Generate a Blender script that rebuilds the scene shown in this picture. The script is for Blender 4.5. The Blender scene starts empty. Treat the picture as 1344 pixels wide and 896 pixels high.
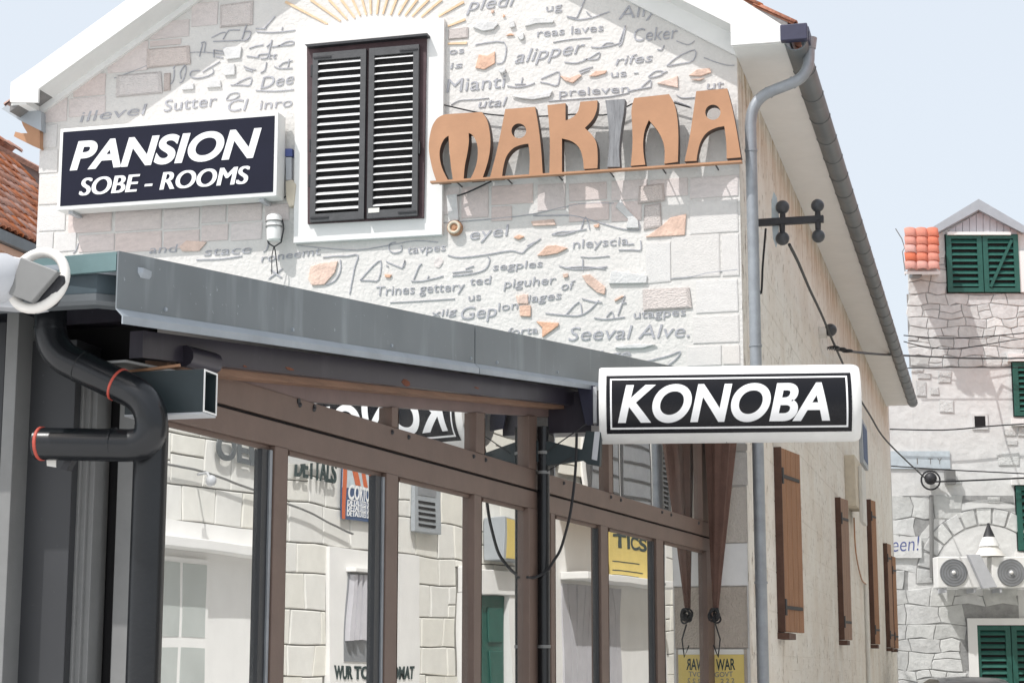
import bpy, bmesh, math, random
from mathutils import Vector, Matrix
random.seed(7)
scene = bpy.context.scene
col = scene.collection
# ------------------------------------------------------------------ camera
CAM = Vector((0, 0, 1.6))
FPX = 2450.0
PITCH = math.radians(10.0)
YAW = math.radians(14.427)
FW = Vector((-math.sin(YAW)*math.cos(PITCH), math.cos(YAW)*math.cos(PITCH), math.sin(PITCH)))
RT = Vector((math.cos(YAW), math.sin(YAW), 0))
UP = RT.cross(FW)
cd = bpy.data.cameras.new('camera')
cam = bpy.data.objects.new('camera', cd)
col.objects.link(cam)
cd.sensor_width = 36.0
cd.lens = FPX/1344*36
cd.clip_start = 0.1
cd.clip_end = 2000
cam.matrix_world = Matrix(((RT.x, UP.x, -FW.x, CAM.x), (RT.y, UP.y, -FW.y, CAM.y), (RT.z, UP.z, -FW.z, CAM.z), (0, 0, 0, 1)))
scene.camera = cam
# ------------------------------------------------------------------ light
LDIR = Vector((0.78, 1.0, -1.85)).normalized()
SUN_EL = math.asin(-LDIR.z)
SUN_ROT = math.atan2(-LDIR.x, -LDIR.y)
w = bpy.data.worlds.new('World')
scene.world = w
w.use_nodes = True
nt = w.node_tree
sky = nt.nodes.new('ShaderNodeTexSky')
sky.sky_type = 'NISHITA'
sky.sun_disc = False
sky.sun_elevation = SUN_EL
sky.sun_rotation = SUN_ROT
sky.air_density = 1.0
sky.dust_density = 5.0
sky.ozone_density = 1.0
bg = nt.nodes['Background']
bg.inputs[1].default_value = 0.15
hz = nt.nodes.new('ShaderNodeMixRGB'); hz.blend_type = 'MIX'; hz.inputs[0].default_value = 0.8      # thin bright summer haze over the blue
hz.inputs[2].default_value = (3.8, 4.05, 4.3, 1)
nt.links.new(sky.outputs[0], hz.inputs[1])
nt.links.new(hz.outputs[0], bg.inputs[0])
sl = bpy.data.lights.new('sun', 'SUN')
sl.energy = 2.35
sl.angle = math.radians(0.5)
sl.color = (1.0, 0.98, 0.96)
sun = bpy.data.objects.new('sun', sl)
col.objects.link(sun)
sun.location = (-20, -20, 40)
sun.rotation_euler = LDIR.to_track_quat('-Z', 'Y').to_euler()
scene.view_settings.view_transform = 'Standard'
scene.view_settings.look = 'None'
scene.view_settings.exposure = 0.62
scene.view_settings.gamma = 1.0
scene.render.engine = 'CYCLES'
# ------------------------------------------------------------------ helpers
def ray(x, y):
    return (FW*FPX + RT*(x-672) + UP*(448-y)).normalized()
def hit(x, y, p, n):
    d = ray(x, y)
    return CAM + d*((Vector(p)-CAM).dot(n)/d.dot(n))
class Frame:
    """a plane in the place: origin, u along, v up, w out of the surface"""
    def __init__(s, o, u, v, w):
        s.o = Vector(o); s.u = Vector(u).normalized(); s.v = Vector(v).normalized(); s.w = Vector(w).normalized()
    def P(s, a, b, c=0.0):
        return s.o + s.u*a + s.v*b + s.w*c
    def px(s, x, y, d=0.0):
        q = hit(x, y, s.o + s.w*d, s.w) - s.o
        return (q.dot(s.u), q.dot(s.v))
    def rot(s):
        return Matrix((s.u, s.v, s.w)).transposed()
Z = Vector((0, 0, 1))
FA = Frame((0, 16.5, 0), (1, 0, 0), Z, (0, -1, 0))                # gable front
SI = Frame((-2.1, 0, 0), (0, 1, 0), Z, (1, 0, 0))                 # long side wall
gh = math.radians(5.4616)
GL = Frame((-2.45, 16.5, 0), (math.sin(gh), math.cos(gh), 0), Z, (math.cos(gh), -math.sin(gh), 0))   # glass wall
fh = Vector((-math.sin(YAW), math.cos(YAW), 0))
FR = Frame(fh*44.0, (RT.x, RT.y, 0), Z, -fh)                      # far stone house
OX = 2.5
OP = Frame((OX, 0, 0), (0, 1, 0), Z, (-1, 0, 0))                  # house across the lane
def refl(x, y):
    """point of the house across the lane that the glass mirrors at this spot"""
    d = ray(x, y); n = GL.w
    p = CAM + d*((GL.o-CAM).dot(n)/d.dot(n))
    d2 = d - 2*d.dot(n)*n
    q = p + d2*((OX-p.x)/d2.x)
    return (q.y, q.z)
def YP(y):
    return Frame((0, y, 0), (1, 0, 0), Z, (0, -1, 0))

class MB:
    def __init__(s): s.v = []; s.f = []
    def add(s, vs, fs):
        b = len(s.v); s.v += [Vector(p) for p in vs]; s.f += [tuple(i+b for i in f) for f in fs]; return s
    def box(s, fr, u0, u1, v0, v1, w0, w1):
        vs = [fr.P(a, b, c) for c in (w0, w1) for b in (v0, v1) for a in (u0, u1)]
        return s.add(vs, [(0, 1, 3, 2), (4, 6, 7, 5), (0, 4, 5, 1), (2, 3, 7, 6), (0, 2, 6, 4), (1, 5, 7, 3)])
    def prism(s, fr, poly, w0, w1):
        n = len(poly)
        vs = [fr.P(a, b, w0) for a, b in poly] + [fr.P(a, b, w1) for a, b in poly]
        fs = [tuple(range(n)), tuple(range(2*n-1, n-1, -1))]
        fs += [(i, (i+1) % n, (i+1) % n+n, i+n) for i in range(n)]
        return s.add(vs, fs)
    def ribbon(s, fr, pts, wid, w0, w1):
        n = len(pts); L = []; R = []
        P = [Vector(p) for p in pts]
        for i in range(n):
            a = P[max(i-1, 0)]; b = P[min(i+1, n-1)]
            t = (b-a)
            if t.length < 1e-6: t = Vector((1, 0))
            t.normalize(); m = Vector((-t.y, t.x))*wid*0.5
            L.append(P[i]+m); R.append(P[i]-m)
        vs = []
        for i in range(n):
            vs += [fr.P(L[i].x, L[i].y, w0), fr.P(R[i].x, R[i].y, w0), fr.P(R[i].x, R[i].y, w1), fr.P(L[i].x, L[i].y, w1)]
        fs = [(0, 1, 2, 3), (4*n-1, 4*n-2, 4*n-3, 4*n-4)]
        for i in range(n-1):
            for k in range(4):
                fs.append((4*i+k, 4*i+(k+1) % 4, 4*i+4+(k+1) % 4, 4*i+4+k))
        return s.add(vs, fs)
    def tube(s, pts, r, n=10, caps=True):
        P = [Vector(p) for p in pts]; m = len(P)
        rr = r if isinstance(r, (list, tuple)) else [r]*m
        vs = []; prev = None
        for i in range(m):
            t = (P[min(i+1, m-1)]-P[max(i-1, 0)]).normalized()
            if prev is None:
                a = t.orthogonal().normalized()
            else:
                a = (prev - t*prev.dot(t)).normalized()
            prev = a; b = t.cross(a)
            vs += [P[i] + (a*math.cos(2*math.pi*k/n)+b*math.sin(2*math.pi*k/n))*rr[i] for k in range(n)]
        fs = [(i*n+k, i*n+(k+1) % n, (i+1)*n+(k+1) % n, (i+1)*n+k) for i in range(m-1) for k in range(n)]
        if caps: fs += [tuple(range(n)), tuple(range(m*n-1, (m-1)*n-1, -1))]
        return s.add(vs, fs)
    def ball(s, c, r, n=12, sc=(1, 1, 1)):
        c = Vector(c); vs = []; h = n//2
        for i in range(1, h):
            th = math.pi*i/h
            for k in range(n):
                ph = 2*math.pi*k/n
                vs.append(c+Vector((r*sc[0]*math.sin(th)*math.cos(ph), r*sc[1]*math.sin(th)*math.sin(ph), r*sc[2]*math.cos(th))))
        t = len(vs); vs += [c+Vector((0, 0, r*sc[2])), c-Vector((0, 0, r*sc[2]))]
        fs = [((i)*n+k, i*n+(k+1) % n, (i+1)*n+(k+1) % n, (i+1)*n+k) for i in range(h-2) for k in range(n)]
        fs += [(t, (k+1) % n, k) for k in range(n)] + [(t+1, (h-2)*n+k, (h-2)*n+(k+1) % n) for k in range(n)]
        return s.add(vs, fs)
    def build(s, name, m, parent=None, smooth=False, bevel=0.0, label=None, kind=None, origin=None):
        off = Vector(parent['_o']) if parent is not None else Vector(origin or (0, 0, 0))
        me = bpy.data.meshes.new(name)
        me.from_pydata([tuple(p-off) for p in s.v], [], s.f)
        bm = bmesh.new(); bm.from_mesh(me)
        bmesh.ops.recalc_face_normals(bm, faces=bm.faces)
        bm.to_mesh(me); bm.free()
        me.materials.append(m)
        if smooth:
            me.shade_smooth()
            me.set_sharp_from_angle(angle=math.radians(40))
        o = bpy.data.objects.new(name, me); col.objects.link(o)
        if parent is not None:
            o.parent = parent; o['_o'] = tuple(off)
        else:
            o.location = off; o['_o'] = tuple(off)
        if bevel:
            b = o.modifiers.new('bevel', 'BEVEL'); b.width = bevel; b.segments = 2; b.limit_method = 'ANGLE'; b.angle_limit = math.radians(35)
        if label: o['label'] = label
        if kind: o['kind'] = kind
        return o
def sub_o(o):     # children of a part keep the same world offset: parts sit at identity under their thing
    return o
def thing(name, label, cat, loc, group=None):
    o = bpy.data.objects.new(name, None); col.objects.link(o)
    o.location = loc; o['_o'] = tuple(loc); o['label'] = label; o['category'] = cat
    o.empty_display_size = 0.2
    if group: o['group'] = group
    return o
def tag(o, label, cat, group=None):
    o['label'] = label; o['category'] = cat
    if group: o['group'] = group
    return o
def inst(name, me, parent, M, label=None):
    """one more object on shared mesh data; M is its world matrix"""
    o = bpy.data.objects.new(name, me); col.objects.link(o)
    o.parent = parent
    o.matrix_local = Matrix.Translation(-Vector(parent['_o'])) @ M
    if label: o['label'] = label
    return o
# ------------------------------------------------------------------ materials
MATS = {}
def mat(name, c, rough=0.7, var=0.12, scale=6.0, bump=0.15, bscale=40.0, metal=0.0, spec=0.5, objvar=0.0, c2=None, coat=0.0, stretch=None, hue=None):
    if name in MATS: return MATS[name]
    m = bpy.data.materials.new(name); m.use_nodes = True
    t = m.node_tree; N = t.nodes; Lk = t.links
    b = N['Principled BSDF']
    b.inputs['Roughness'].default_value = rough
    b.inputs['Metallic'].default_value = metal
    b.inputs['Specular IOR Level'].default_value = spec
    b.inputs['Coat Weight'].default_value = coat
    tc = N.new('ShaderNodeTexCoord'); mp = N.new('ShaderNodeMapping')
    Lk.new(tc.outputs['Object'], mp.inputs[0])
    if stretch: mp.inputs['Scale'].default_value = stretch
    n1 = N.new('ShaderNodeTexNoise'); n1.inputs['Scale'].default_value = scale; n1.inputs['Detail'].default_value = 6
    n1.inputs['Roughness'].default_value = 0.65
    Lk.new(mp.outputs[0], n1.inputs[0])
    rp = N.new('ShaderNodeValToRGB')
    lo = c2 if c2 else tuple(max(0, x*(1-var*1.6)) for x in c)
    hi = tuple(min(1, x*(1+var*0.6)) for x in c)
    rp.color_ramp.elements[0].position = 0.28; rp.color_ramp.elements[0].color = (*lo, 1)
    rp.color_ramp.elements[1].position = 0.68; rp.color_ramp.elements[1].color = (*hi, 1)
    Lk.new(n1.outputs[0], rp.inputs[0])
    out = rp.outputs[0]
    if objvar:
        oi = N.new('ShaderNodeObjectInfo'); mr = N.new('ShaderNodeMapRange')
        mr.inputs['To Min'].default_value = 1-objvar; mr.inputs['To Max'].default_value = 1+objvar*0.6
        Lk.new(oi.outputs['Random'], mr.inputs[0])
        hs = N.new('ShaderNodeHueSaturation'); Lk.new(mr.outputs[0], hs.inputs['Value']); Lk.new(out, hs.inputs['Color'])
        m2 = N.new('ShaderNodeMapRange'); m2.inputs['To Min'].default_value = 0.7; m2.inputs['To Max'].default_value = 1.35
        fr = N.new('ShaderNodeMath'); fr.operation = 'MULTIPLY'; fr.inputs[1].default_value = 7.31
        f2 = N.new('ShaderNodeMath'); f2.operation = 'FRACT'
        Lk.new(oi.outputs['Random'], fr.inputs[0]); Lk.new(fr.outputs[0], f2.inputs[0]); Lk.new(f2.outputs[0], m2.inputs[0])
        Lk.new(m2.outputs[0], hs.inputs['Saturation'])
        out = hs.outputs[0]
    Lk.new(out, b.inputs['Base Color'])
    if bump:
        n2 = N.new('ShaderNodeTexNoise'); n2.inputs['Scale'].default_value = bscale; n2.inputs['Detail'].default_value = 5
        Lk.new(mp.outputs[0], n2.inputs[0])
        bp = N.new('ShaderNodeBump'); bp.inputs['Strength'].default_value = bump; bp.inputs['Distance'].default_value = 0.02
        Lk.new(n2.outputs[0], bp.inputs['Height']); Lk.new(bp.outputs[0], b.inputs['Normal'])
    MATS[name] = m
    return m
M_plaster = mat('white_wall_plaster', (0.71, 0.685, 0.655), 0.9, 0.06, 2.2, 0.55, 26)
M_trim = mat('white_painted_trim', (0.83, 0.82, 0.80), 0.75, 0.03, 3, 0.06, 30)
M_block = mat('shade_pink_limestone_block', (0.72, 0.635, 0.605), 0.92, 0.08, 5, 0.35, 22, objvar=0.05)  # pinkish stone for the shaded blocks, with the shade's pink tint put in
M_blockw = mat('white_limestone_block', (0.70, 0.67, 0.645), 0.92, 0.05, 5, 0.35, 24, objvar=0.03)
M_rough = mat('rough_pink_stone', (0.73, 0.655, 0.62), 0.95, 0.07, 9, 0.9, 18, objvar=0.05)
M_relief_shade = mat('shade_grey_relief_stroke', (0.44, 0.44, 0.47), 0.85, 0.15, 14, 0.3, 60)  # white plaster relief greyed: its shading is put into the colour
M_rel_white = mat('white_relief_stone', (0.68, 0.67, 0.66), 0.85, 0.1, 8, 0.4, 40)
M_terra = mat('pale_terracotta', (0.76, 0.53, 0.42), 0.9, 0.16, 9, 0.5, 40, objvar=0.1)
M_copper = mat('copper_brown_letter', (0.47, 0.25, 0.14), 0.5, 0.10, 2.2, 0.06, 30, spec=0.4)
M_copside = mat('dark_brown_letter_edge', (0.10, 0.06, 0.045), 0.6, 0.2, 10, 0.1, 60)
M_grey_letter = mat('weathered_grey_wood', (0.27, 0.27, 0.28), 0.8, 0.25, 5, 0.5, 20, stretch=(6, 6, 0.6))
M_orange = mat('pale_orange_strip', (0.78, 0.56, 0.36), 0.7, 0.1, 8, 0.2, 40)
M_navy = mat('navy_sign_face', (0.010, 0.011, 0.026), 0.5, 0.1, 3, 0.0, 10, spec=.2)
M_black = mat('black_sign_face', (0.007, 0.007, 0.010), 0.25, 0.1, 3, 0.0, 10, spec=.28)
M_signw = mat('white_sign_plastic', (0.82, 0.815, 0.79), 0.4, 0.05, 1.5, 0.03, 60, stretch=(2.5, 2.5, .6))
M_print = mat('white_print', (0.88, 0.88, 0.88), 0.45, 0.01, 3, 0.0, 10)
M_shut = mat('dark_grey_shutter_paint', (0.075, 0.075, 0.078), 0.5, 0.15, 8, 0.12, 50)
M_slat = mat('sunlit_pale_slat', (0.80, 0.79, 0.78), 0.5, 0.05, 8, 0.05, 50)  # near white: the sunlight on grey slats is put into the colour
M_maroon = mat('maroon_window_frame', (0.075, 0.04, 0.045), 0.6, 0.2, 8, 0.1, 50)
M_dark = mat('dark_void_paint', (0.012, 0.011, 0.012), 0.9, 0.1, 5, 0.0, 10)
M_pipe = mat('grey_zinc_pipe', (0.33, 0.35, 0.375), 0.42, 0.12, 7, 0.05, 30, metal=0.35)
M_gutter = mat('dark_zinc_gutter', (0.16, 0.175, 0.185), 0.5, 0.14, 5, 0.06, 30, metal=0.3)
M_navymetal = mat('navy_metal', (0.045, 0.045, 0.085), 0.5, 0.15, 6, 0.05, 30)
M_tile = mat('orange_roof_tile', (0.55, 0.26, 0.175), 0.85, 0.22, 9, 0.5, 40, objvar=0.2)
M_tile2 = mat('bright_clay_tile', (0.66, 0.28, 0.215), 0.8, 0.12, 9, 0.3, 40, objvar=0.03)
M_brown = mat('brown_aluminium_frame', (0.160, 0.108, 0.086), 0.5, 0.09, 5, 0.05, 60)
M_mauve = mat('mauve_brown_panel', (0.19, 0.135, 0.125), 0.55, 0.1, 5, 0.05, 60)
M_woodsof = mat('orange_brown_wood', (0.27, 0.155, 0.10), 0.65, 0.2, 5, 0.2, 40, stretch=(0.5, 0.5, 8))
M_beam = mat('dark_purple_steel', (0.055, 0.045, 0.055), 0.55, 0.25, 3, 0.1, 30)
M_fascia = mat('grey_green_sheet_metal', (0.19, 0.21, 0.215), 0.42, 0.13, 1.6, 0.05, 20, metal=0.25, stretch=(3, 3, 0.5))
M_lip = mat('light_blue_grey_metal', (0.36, 0.395, 0.43), 0.4, 0.12, 3, 0.05, 30, metal=0.2)
M_teal = mat('teal_roof_sheet', (0.13, 0.21, 0.215), 0.5, 0.15, 3, 0.05, 30)
M_tealdk = mat('dark_teal_steel', (0.022, 0.034, 0.038), 0.5, 0.2, 3, 0.03, 30)
M_pvc = mat('charcoal_pvc_pipe', (0.009, 0.010, 0.012), 0.25, 0.15, 6, 0.03, 30)
M_red = mat('red_rubber_ring', (0.45, 0.07, 0.045), 0.6, 0.1, 6, 0.05, 30)
M_panel = mat('dark_grey_cladding', (0.055, 0.056, 0.059), 0.5, 0.1, 2, 0.03, 30)
M_grey = mat('mid_grey_metal', (0.21, 0.21, 0.205), 0.5, 0.1, 4, 0.04, 30)
M_lgrey = mat('light_grey_plastic', (0.50, 0.51, 0.53), 0.45, 0.05, 4, 0.03, 30)
M_creamp = mat('cream_plastic', (0.66, 0.58, 0.46), 0.6, 0.1, 6, 0.1, 40)
M_hose = mat('off_white_hose', (0.78, 0.75, 0.70), 0.5, 0.06, 6, 0.05, 30)
M_cable = mat('black_cable_rubber', (0.018, 0.018, 0.020), 0.6, 0.1, 6, 0.0, 30)
M_iron = mat('dark_iron', (0.028, 0.028, 0.032), 0.55, 0.2, 8, 0.15, 60)
M_insul = mat('dark_glass_insulator', (0.055, 0.058, 0.065), 0.3, 0.15, 8, 0.05, 60)
M_paleblue = mat('pale_blue_plate', (0.55, 0.62, 0.66), 0.5, 0.1, 8, 0.05, 60)
M_cloth = mat('brown_folded_cloth', (0.125, 0.068, 0.052), 0.9, 0.15, 10, 0.3, 80)
M_brownwood = mat('brown_shutter_wood', (0.34, 0.205, 0.14), 0.65, 0.2, 6, 0.25, 40, stretch=(8, 8, 0.7), objvar=0.08)
M_brownwood2 = mat('dark_brown_shutter_edge', (0.11, 0.055, 0.038), 0.7, 0.2, 6, 0.2, 40)
M_green = mat('green_shutter_paint', (0.018, 0.105, 0.082), 0.5, 0.12, 8, 0.1, 60)
M_yellow = mat('yellow_poster_print', (0.70, 0.54, 0.17), 0.6, 0.05, 4, 0.0, 40)
M_ink = mat('dark_green_ink', (0.03, 0.05, 0.05), 0.7, 0.05, 4, 0.0, 40)
M_blueink = mat('blue_ink', (0.10, 0.13, 0.33), 0.7, 0.1, 4, 0.0, 40)
M_stone = mat('grey_white_rubble_stone', (0.67, 0.675, 0.66), 0.95, 0.12, 4, 1.0, 9, objvar=0.15)
M_omortar = mat('grey_joint_mortar', (0.27, 0.26, 0.24), 0.98, 0.2, 5, 0.5, 20)
M_mortar = mat('dark_joint_mortar', (0.36, 0.36, 0.355), 0.98, 0.2, 5, 0.5, 20)
M_render = mat('rough_grey_white_render', (0.72, 0.72, 0.705), 0.95, 0.07, 2.5, 1.2, 5)
M_ostone = mat('cream_ashlar_stone', (0.78, 0.765, 0.715), 0.92, 0.05, 3, 0.2, 12, objvar=0.02)
M_siding = mat('pale_grey_boards', (0.52, 0.51, 0.54), 0.7, 0.08, 3, 0.05, 20)
M_zincroof = mat('light_zinc_sheet', (0.42, 0.45, 0.48), 0.5, 0.08, 3, 0.03, 20, metal=0.2)
M_fan = mat('grey_fan_grille', (0.26, 0.27, 0.285), 0.5, 0.1, 6, 0.0, 20)
M_wallpink = mat('pink_beige_wall', (0.55, 0.36, 0.27), 0.9, 0.1, 3, 0.3, 30)
M_paint_orange = mat('orange_poster_print', (0.62, 0.15, 0.06), 0.6, 0.05, 4, 0.0, 40)
M_paint_blue = mat('blue_poster_print', (0.06, 0.10, 0.20), 0.6, 0.05, 4, 0.0, 40)
M_pane = mat('pale_grey_green_pane', (0.50, 0.53, 0.51), 0.3, 0.08, 2, 0.0, 10)
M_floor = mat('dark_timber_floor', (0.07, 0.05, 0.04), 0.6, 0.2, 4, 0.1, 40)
M_sill = mat('yellow_grey_paper', (0.75, 0.73, 0.68), 0.8, 0.05, 4, 0.0, 40)

def mat_side():
    m = bpy.data.materials.new('cream_side_wall_render'); m.use_nodes = True
    N = m.node_tree.nodes; Lk = m.node_tree.links; b = N['Principled BSDF']; b.inputs['Roughness'].default_value = 0.95
    g = N.new('ShaderNodeNewGeometry')
    n1 = N.new('ShaderNodeTexNoise'); n1.inputs['Scale'].default_value = 1.6; n1.inputs['Detail'].default_value = 8
    Lk.new(g.outputs['Position'], n1.inputs[0])
    r1 = N.new('ShaderNodeValToRGB'); r1.color_ramp.elements[0].position = .3; r1.color_ramp.elements[0].color = (0.77, 0.70, 0.61, 1)
    r1.color_ramp.elements[1].position = .65; r1.color_ramp.elements[1].color = (0.85, 0.81, 0.74, 1)
    Lk.new(n1.outputs[0], r1.inputs[0])
    # small vertical flakes of lost render
    mp = N.new('ShaderNodeMapping'); mp.inputs['Scale'].default_value = (10, 5, 3.2); Lk.new(g.outputs['Position'], mp.inputs[0])
    n2 = N.new('ShaderNodeTexNoise'); n2.inputs['Scale'].default_value = 2.6; n2.inputs['Detail'].default_value = 3; Lk.new(mp.outputs[0], n2.inputs[0])
    r2 = N.new('ShaderNodeValToRGB'); r2.color_ramp.elements[0].position = .63; r2.color_ramp.elements[1].position = .68
    Lk.new(n2.outputs[0], r2.inputs[0])
    mx = N.new('ShaderNodeMixRGB'); mx.inputs[2].default_value = (0.34, 0.25, 0.17, 1)
    mm = N.new('ShaderNodeMath'); mm.operation = 'MULTIPLY'; mm.inputs[1].default_value = 0.5
    Lk.new(r2.outputs[0], mm.inputs[0]); Lk.new(mm.outputs[0], mx.inputs[0]); Lk.new(r1.outputs[0], mx.inputs[1])
    # rusty run-off under the eaves
    sp = N.new('ShaderNodeSeparateXYZ'); Lk.new(g.outputs['Position'], sp.inputs[0])
    mr = N.new('ShaderNodeMapRange'); mr.inputs['From Min'].default_value = 6.3; mr.inputs['From Max'].default_value = 7.3; Lk.new(sp.outputs[2], mr.inputs[0])
    mp3 = N.new('ShaderNodeMapping'); mp3.inputs['Scale'].default_value = (3, 3.0, 0.5); Lk.new(g.outputs['Position'], mp3.inputs[0])
    n3 = N.new('ShaderNodeTexNoise'); n3.inputs['Scale'].default_value = 2.2; n3.inputs['Detail'].default_value = 7; n3.inputs['Roughness'].default_value = .7; Lk.new(mp3.outputs[0], n3.inputs[0])
    r3 = N.new('ShaderNodeValToRGB'); r3.color_ramp.elements[0].position = .42; r3.color_ramp.elements[1].position = .64
    Lk.new(n3.outputs[0], r3.inputs[0])
    m3 = N.new('ShaderNodeMath'); m3.operation = 'MULTIPLY'; Lk.new(r3.outputs[0], m3.inputs[0]); Lk.new(mr.outputs[0], m3.inputs[1])
    mx2 = N.new('ShaderNodeMixRGB'); mx2.inputs[2].default_value = (0.40, 0.24, 0.10, 1)
    Lk.new(m3.outputs[0], mx2.inputs[0]); Lk.new(mx.outputs[0], mx2.inputs[1])
    Lk.new(mx2.outputs[0], b.inputs['Base Color'])
    bp = N.new('ShaderNodeBump'); bp.inputs['Strength'].default_value = .8; bp.inputs['Distance'].default_value = .03
    ad = N.new('ShaderNodeMath'); ad.operation = 'SUBTRACT'; n4 = N.new('ShaderNodeTexNoise'); n4.inputs['Scale'].default_value = 18; n4.inputs['Detail'].default_value = 6
    Lk.new(g.outputs['Position'], n4.inputs[0]); Lk.new(n4.outputs[0], ad.inputs[0]); Lk.new(r2.outputs[0], ad.inputs[1])
    Lk.new(ad.outputs[0], bp.inputs['Height']); Lk.new(bp.outputs[0], b.inputs['Normal'])
    return m
M_tealmid = mat('dark_teal_gutter', (0.075, 0.10, 0.115), 0.35, 0.12, 4, 0.03, 30)
M_deck = mat('greyed_roof_deck', (0.25, 0.24, 0.235), 0.9, 0.15, 4, 0.4, 30)  # unseen roof, greyed so it bounces less orange onto the far house
M_side = mat_side()
M_corner = mat('beige_rough_corner_stone', (0.54, 0.475, 0.41), 0.95, 0.08, 8, 1.0, 26, objvar=.04)
M_corner2 = mat('pale_beige_corner_stone', (0.66, 0.605, 0.54), 0.95, 0.06, 8, 0.8, 26, objvar=.03)
def mat_glass():
    m = bpy.data.materials.new('mirror_coated_glass'); m.use_nodes = True
    N = m.node_tree.nodes; Lk = m.node_tree.links
    for n in list(N):
        if n.type != 'OUTPUT_MATERIAL': N.remove(n)
    out = [n for n in N if n.type == 'OUTPUT_MATERIAL'][0]
    g = N.new('ShaderNodeBsdfGlossy'); g.inputs['Roughness'].default_value = 0.0; g.inputs['Color'].default_value = (0.97, 0.98, 0.97, 1)
    t = N.new('ShaderNodeBsdfTransparent'); t.inputs['Color'].default_value = (0.55, 0.58, 0.57, 1)
    ge = N.new('ShaderNodeNewGeometry'); no = N.new('ShaderNodeTexNoise'); no.inputs['Scale'].default_value = 1.3; no.inputs['Detail'].default_value = 1
    Lk.new(ge.outputs['Position'], no.inputs[0])
    bp = N.new('ShaderNodeBump'); bp.inputs['Strength'].default_value = 0.15; bp.inputs['Distance'].default_value = 0.010
    Lk.new(no.outputs[0], bp.inputs['Height']); Lk.new(bp.outputs[0], g.inputs['Normal'])
    x = N.new('ShaderNodeMixShader'); x.inputs[0].default_value = 0.93
    Lk.new(t.outputs[0], x.inputs[1]); Lk.new(g.outputs[0], x.inputs[2])
    # faint film of dust, thicker in drifts
    d = N.new('ShaderNodeBsdfDiffuse'); d.inputs['Color'].default_value = (0.75, 0.74, 0.70, 1)
    n5 = N.new('ShaderNodeTexNoise'); n5.inputs['Scale'].default_value = 3.5; n5.inputs['Detail'].default_value = 7
    mp5 = N.new('ShaderNodeMapping'); mp5.inputs['Scale'].default_value = (1, 1, .35); Lk.new(ge.outputs['Position'], mp5.inputs[0]); Lk.new(mp5.outputs[0], n5.inputs[0])
    mr5 = N.new('ShaderNodeMapRange'); mr5.inputs['From Min'].default_value = .4; mr5.inputs['From Max'].default_value = .75; mr5.inputs['To Min'].default_value = .01; mr5.inputs['To Max'].default_value = .07
    Lk.new(n5.outputs[0], mr5.inputs[0])
    x2 = N.new('ShaderNodeMixShader'); Lk.new(mr5.outputs[0], x2.inputs[0]); Lk.new(x.outputs[0], x2.inputs[1]); Lk.new(d.outputs[0], x2.inputs[2]); Lk.new(x2.outputs[0], out.inputs[0])
    return m
M_glass = mat_glass()
def mat_streak(name, base, streak, rough, metal=0.2):
    m = bpy.data.materials.new(name); m.use_nodes = True
    N = m.node_tree.nodes; Lk = m.node_tree.links; b = N['Principled BSDF']
    b.inputs['Roughness'].default_value = rough; b.inputs['Metallic'].default_value = metal
    g = N.new('ShaderNodeNewGeometry')
    def noise(sc, scale, det):
        mp = N.new('ShaderNodeMapping'); mp.inputs['Scale'].default_value = sc; Lk.new(g.outputs['Position'], mp.inputs[0])
        n = N.new('ShaderNodeTexNoise'); n.inputs['Scale'].default_value = scale; n.inputs['Detail'].default_value = det; Lk.new(mp.outputs[0], n.inputs[0]); return n
    n1 = noise((1, 1, .18), 5.5, 5); r1 = N.new('ShaderNodeValToRGB'); r1.color_ramp.elements[0].position = .55; r1.color_ramp.elements[1].position = .72
    Lk.new(n1.outputs[0], r1.inputs[0])
    n2 = noise((1, 1, 1), 1.2, 4); r2 = N.new('ShaderNodeValToRGB')
    r2.color_ramp.elements[0].position = .3; r2.color_ramp.elements[0].color = (*[x*.82 for x in base], 1)
    r2.color_ramp.elements[1].position = .7; r2.color_ramp.elements[1].color = (*[x*1.15 for x in base], 1)
    Lk.new(n2.outputs[0], r2.inputs[0])
    mm = N.new('ShaderNodeMath'); mm.operation = 'MULTIPLY'; mm.inputs[1].default_value = .55; Lk.new(r1.outputs[0], mm.inputs[0])
    mx = N.new('ShaderNodeMixRGB'); mx.inputs[2].default_value = (*streak, 1); Lk.new(mm.outputs[0], mx.inputs[0]); Lk.new(r2.outputs[0], mx.inputs[1])
    n3 = noise((1, 1, 1), 38, 3); r3 = N.new('ShaderNodeValToRGB'); r3.color_ramp.elements[0].position = .70; r3.color_ramp.elements[1].position = .75; Lk.new(n3.outputs[0], r3.inputs[0])
    m3 = N.new('ShaderNodeMath'); m3.operation = 'MULTIPLY'; m3.inputs[1].default_value = .5; Lk.new(r3.outputs[0], m3.inputs[0])
    mx2 = N.new('ShaderNodeMixRGB'); mx2.inputs[2].default_value = (*[x*1.3 for x in streak], 1); Lk.new(m3.outputs[0], mx2.inputs[0]); Lk.new(mx.outputs[0], mx2.inputs[1])
    Lk.new(mx2.outputs[0], b.inputs['Base Color'])
    bp = N.new('ShaderNodeBump'); bp.inputs['Strength'].default_value = .12; bp.inputs['Distance'].default_value = .02; Lk.new(n2.outputs[0], bp.inputs['Height']); Lk.new(bp.outputs[0], b.inputs['Normal'])
    return m
M_fascia = mat_streak('weathered_grey_green_sheet', (0.195, 0.218, 0.232), (0.36, 0.40, 0.42), .42)
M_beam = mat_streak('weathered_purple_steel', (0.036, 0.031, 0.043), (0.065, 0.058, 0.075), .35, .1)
M_gutter = mat_streak('weathered_dark_zinc', (0.15, 0.165, 0.175), (0.22, 0.235, 0.24), .5)
M_rust = mat('rust_patch', (0.22, 0.075, 0.04), .9, .3, 12, .2, 40)
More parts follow.
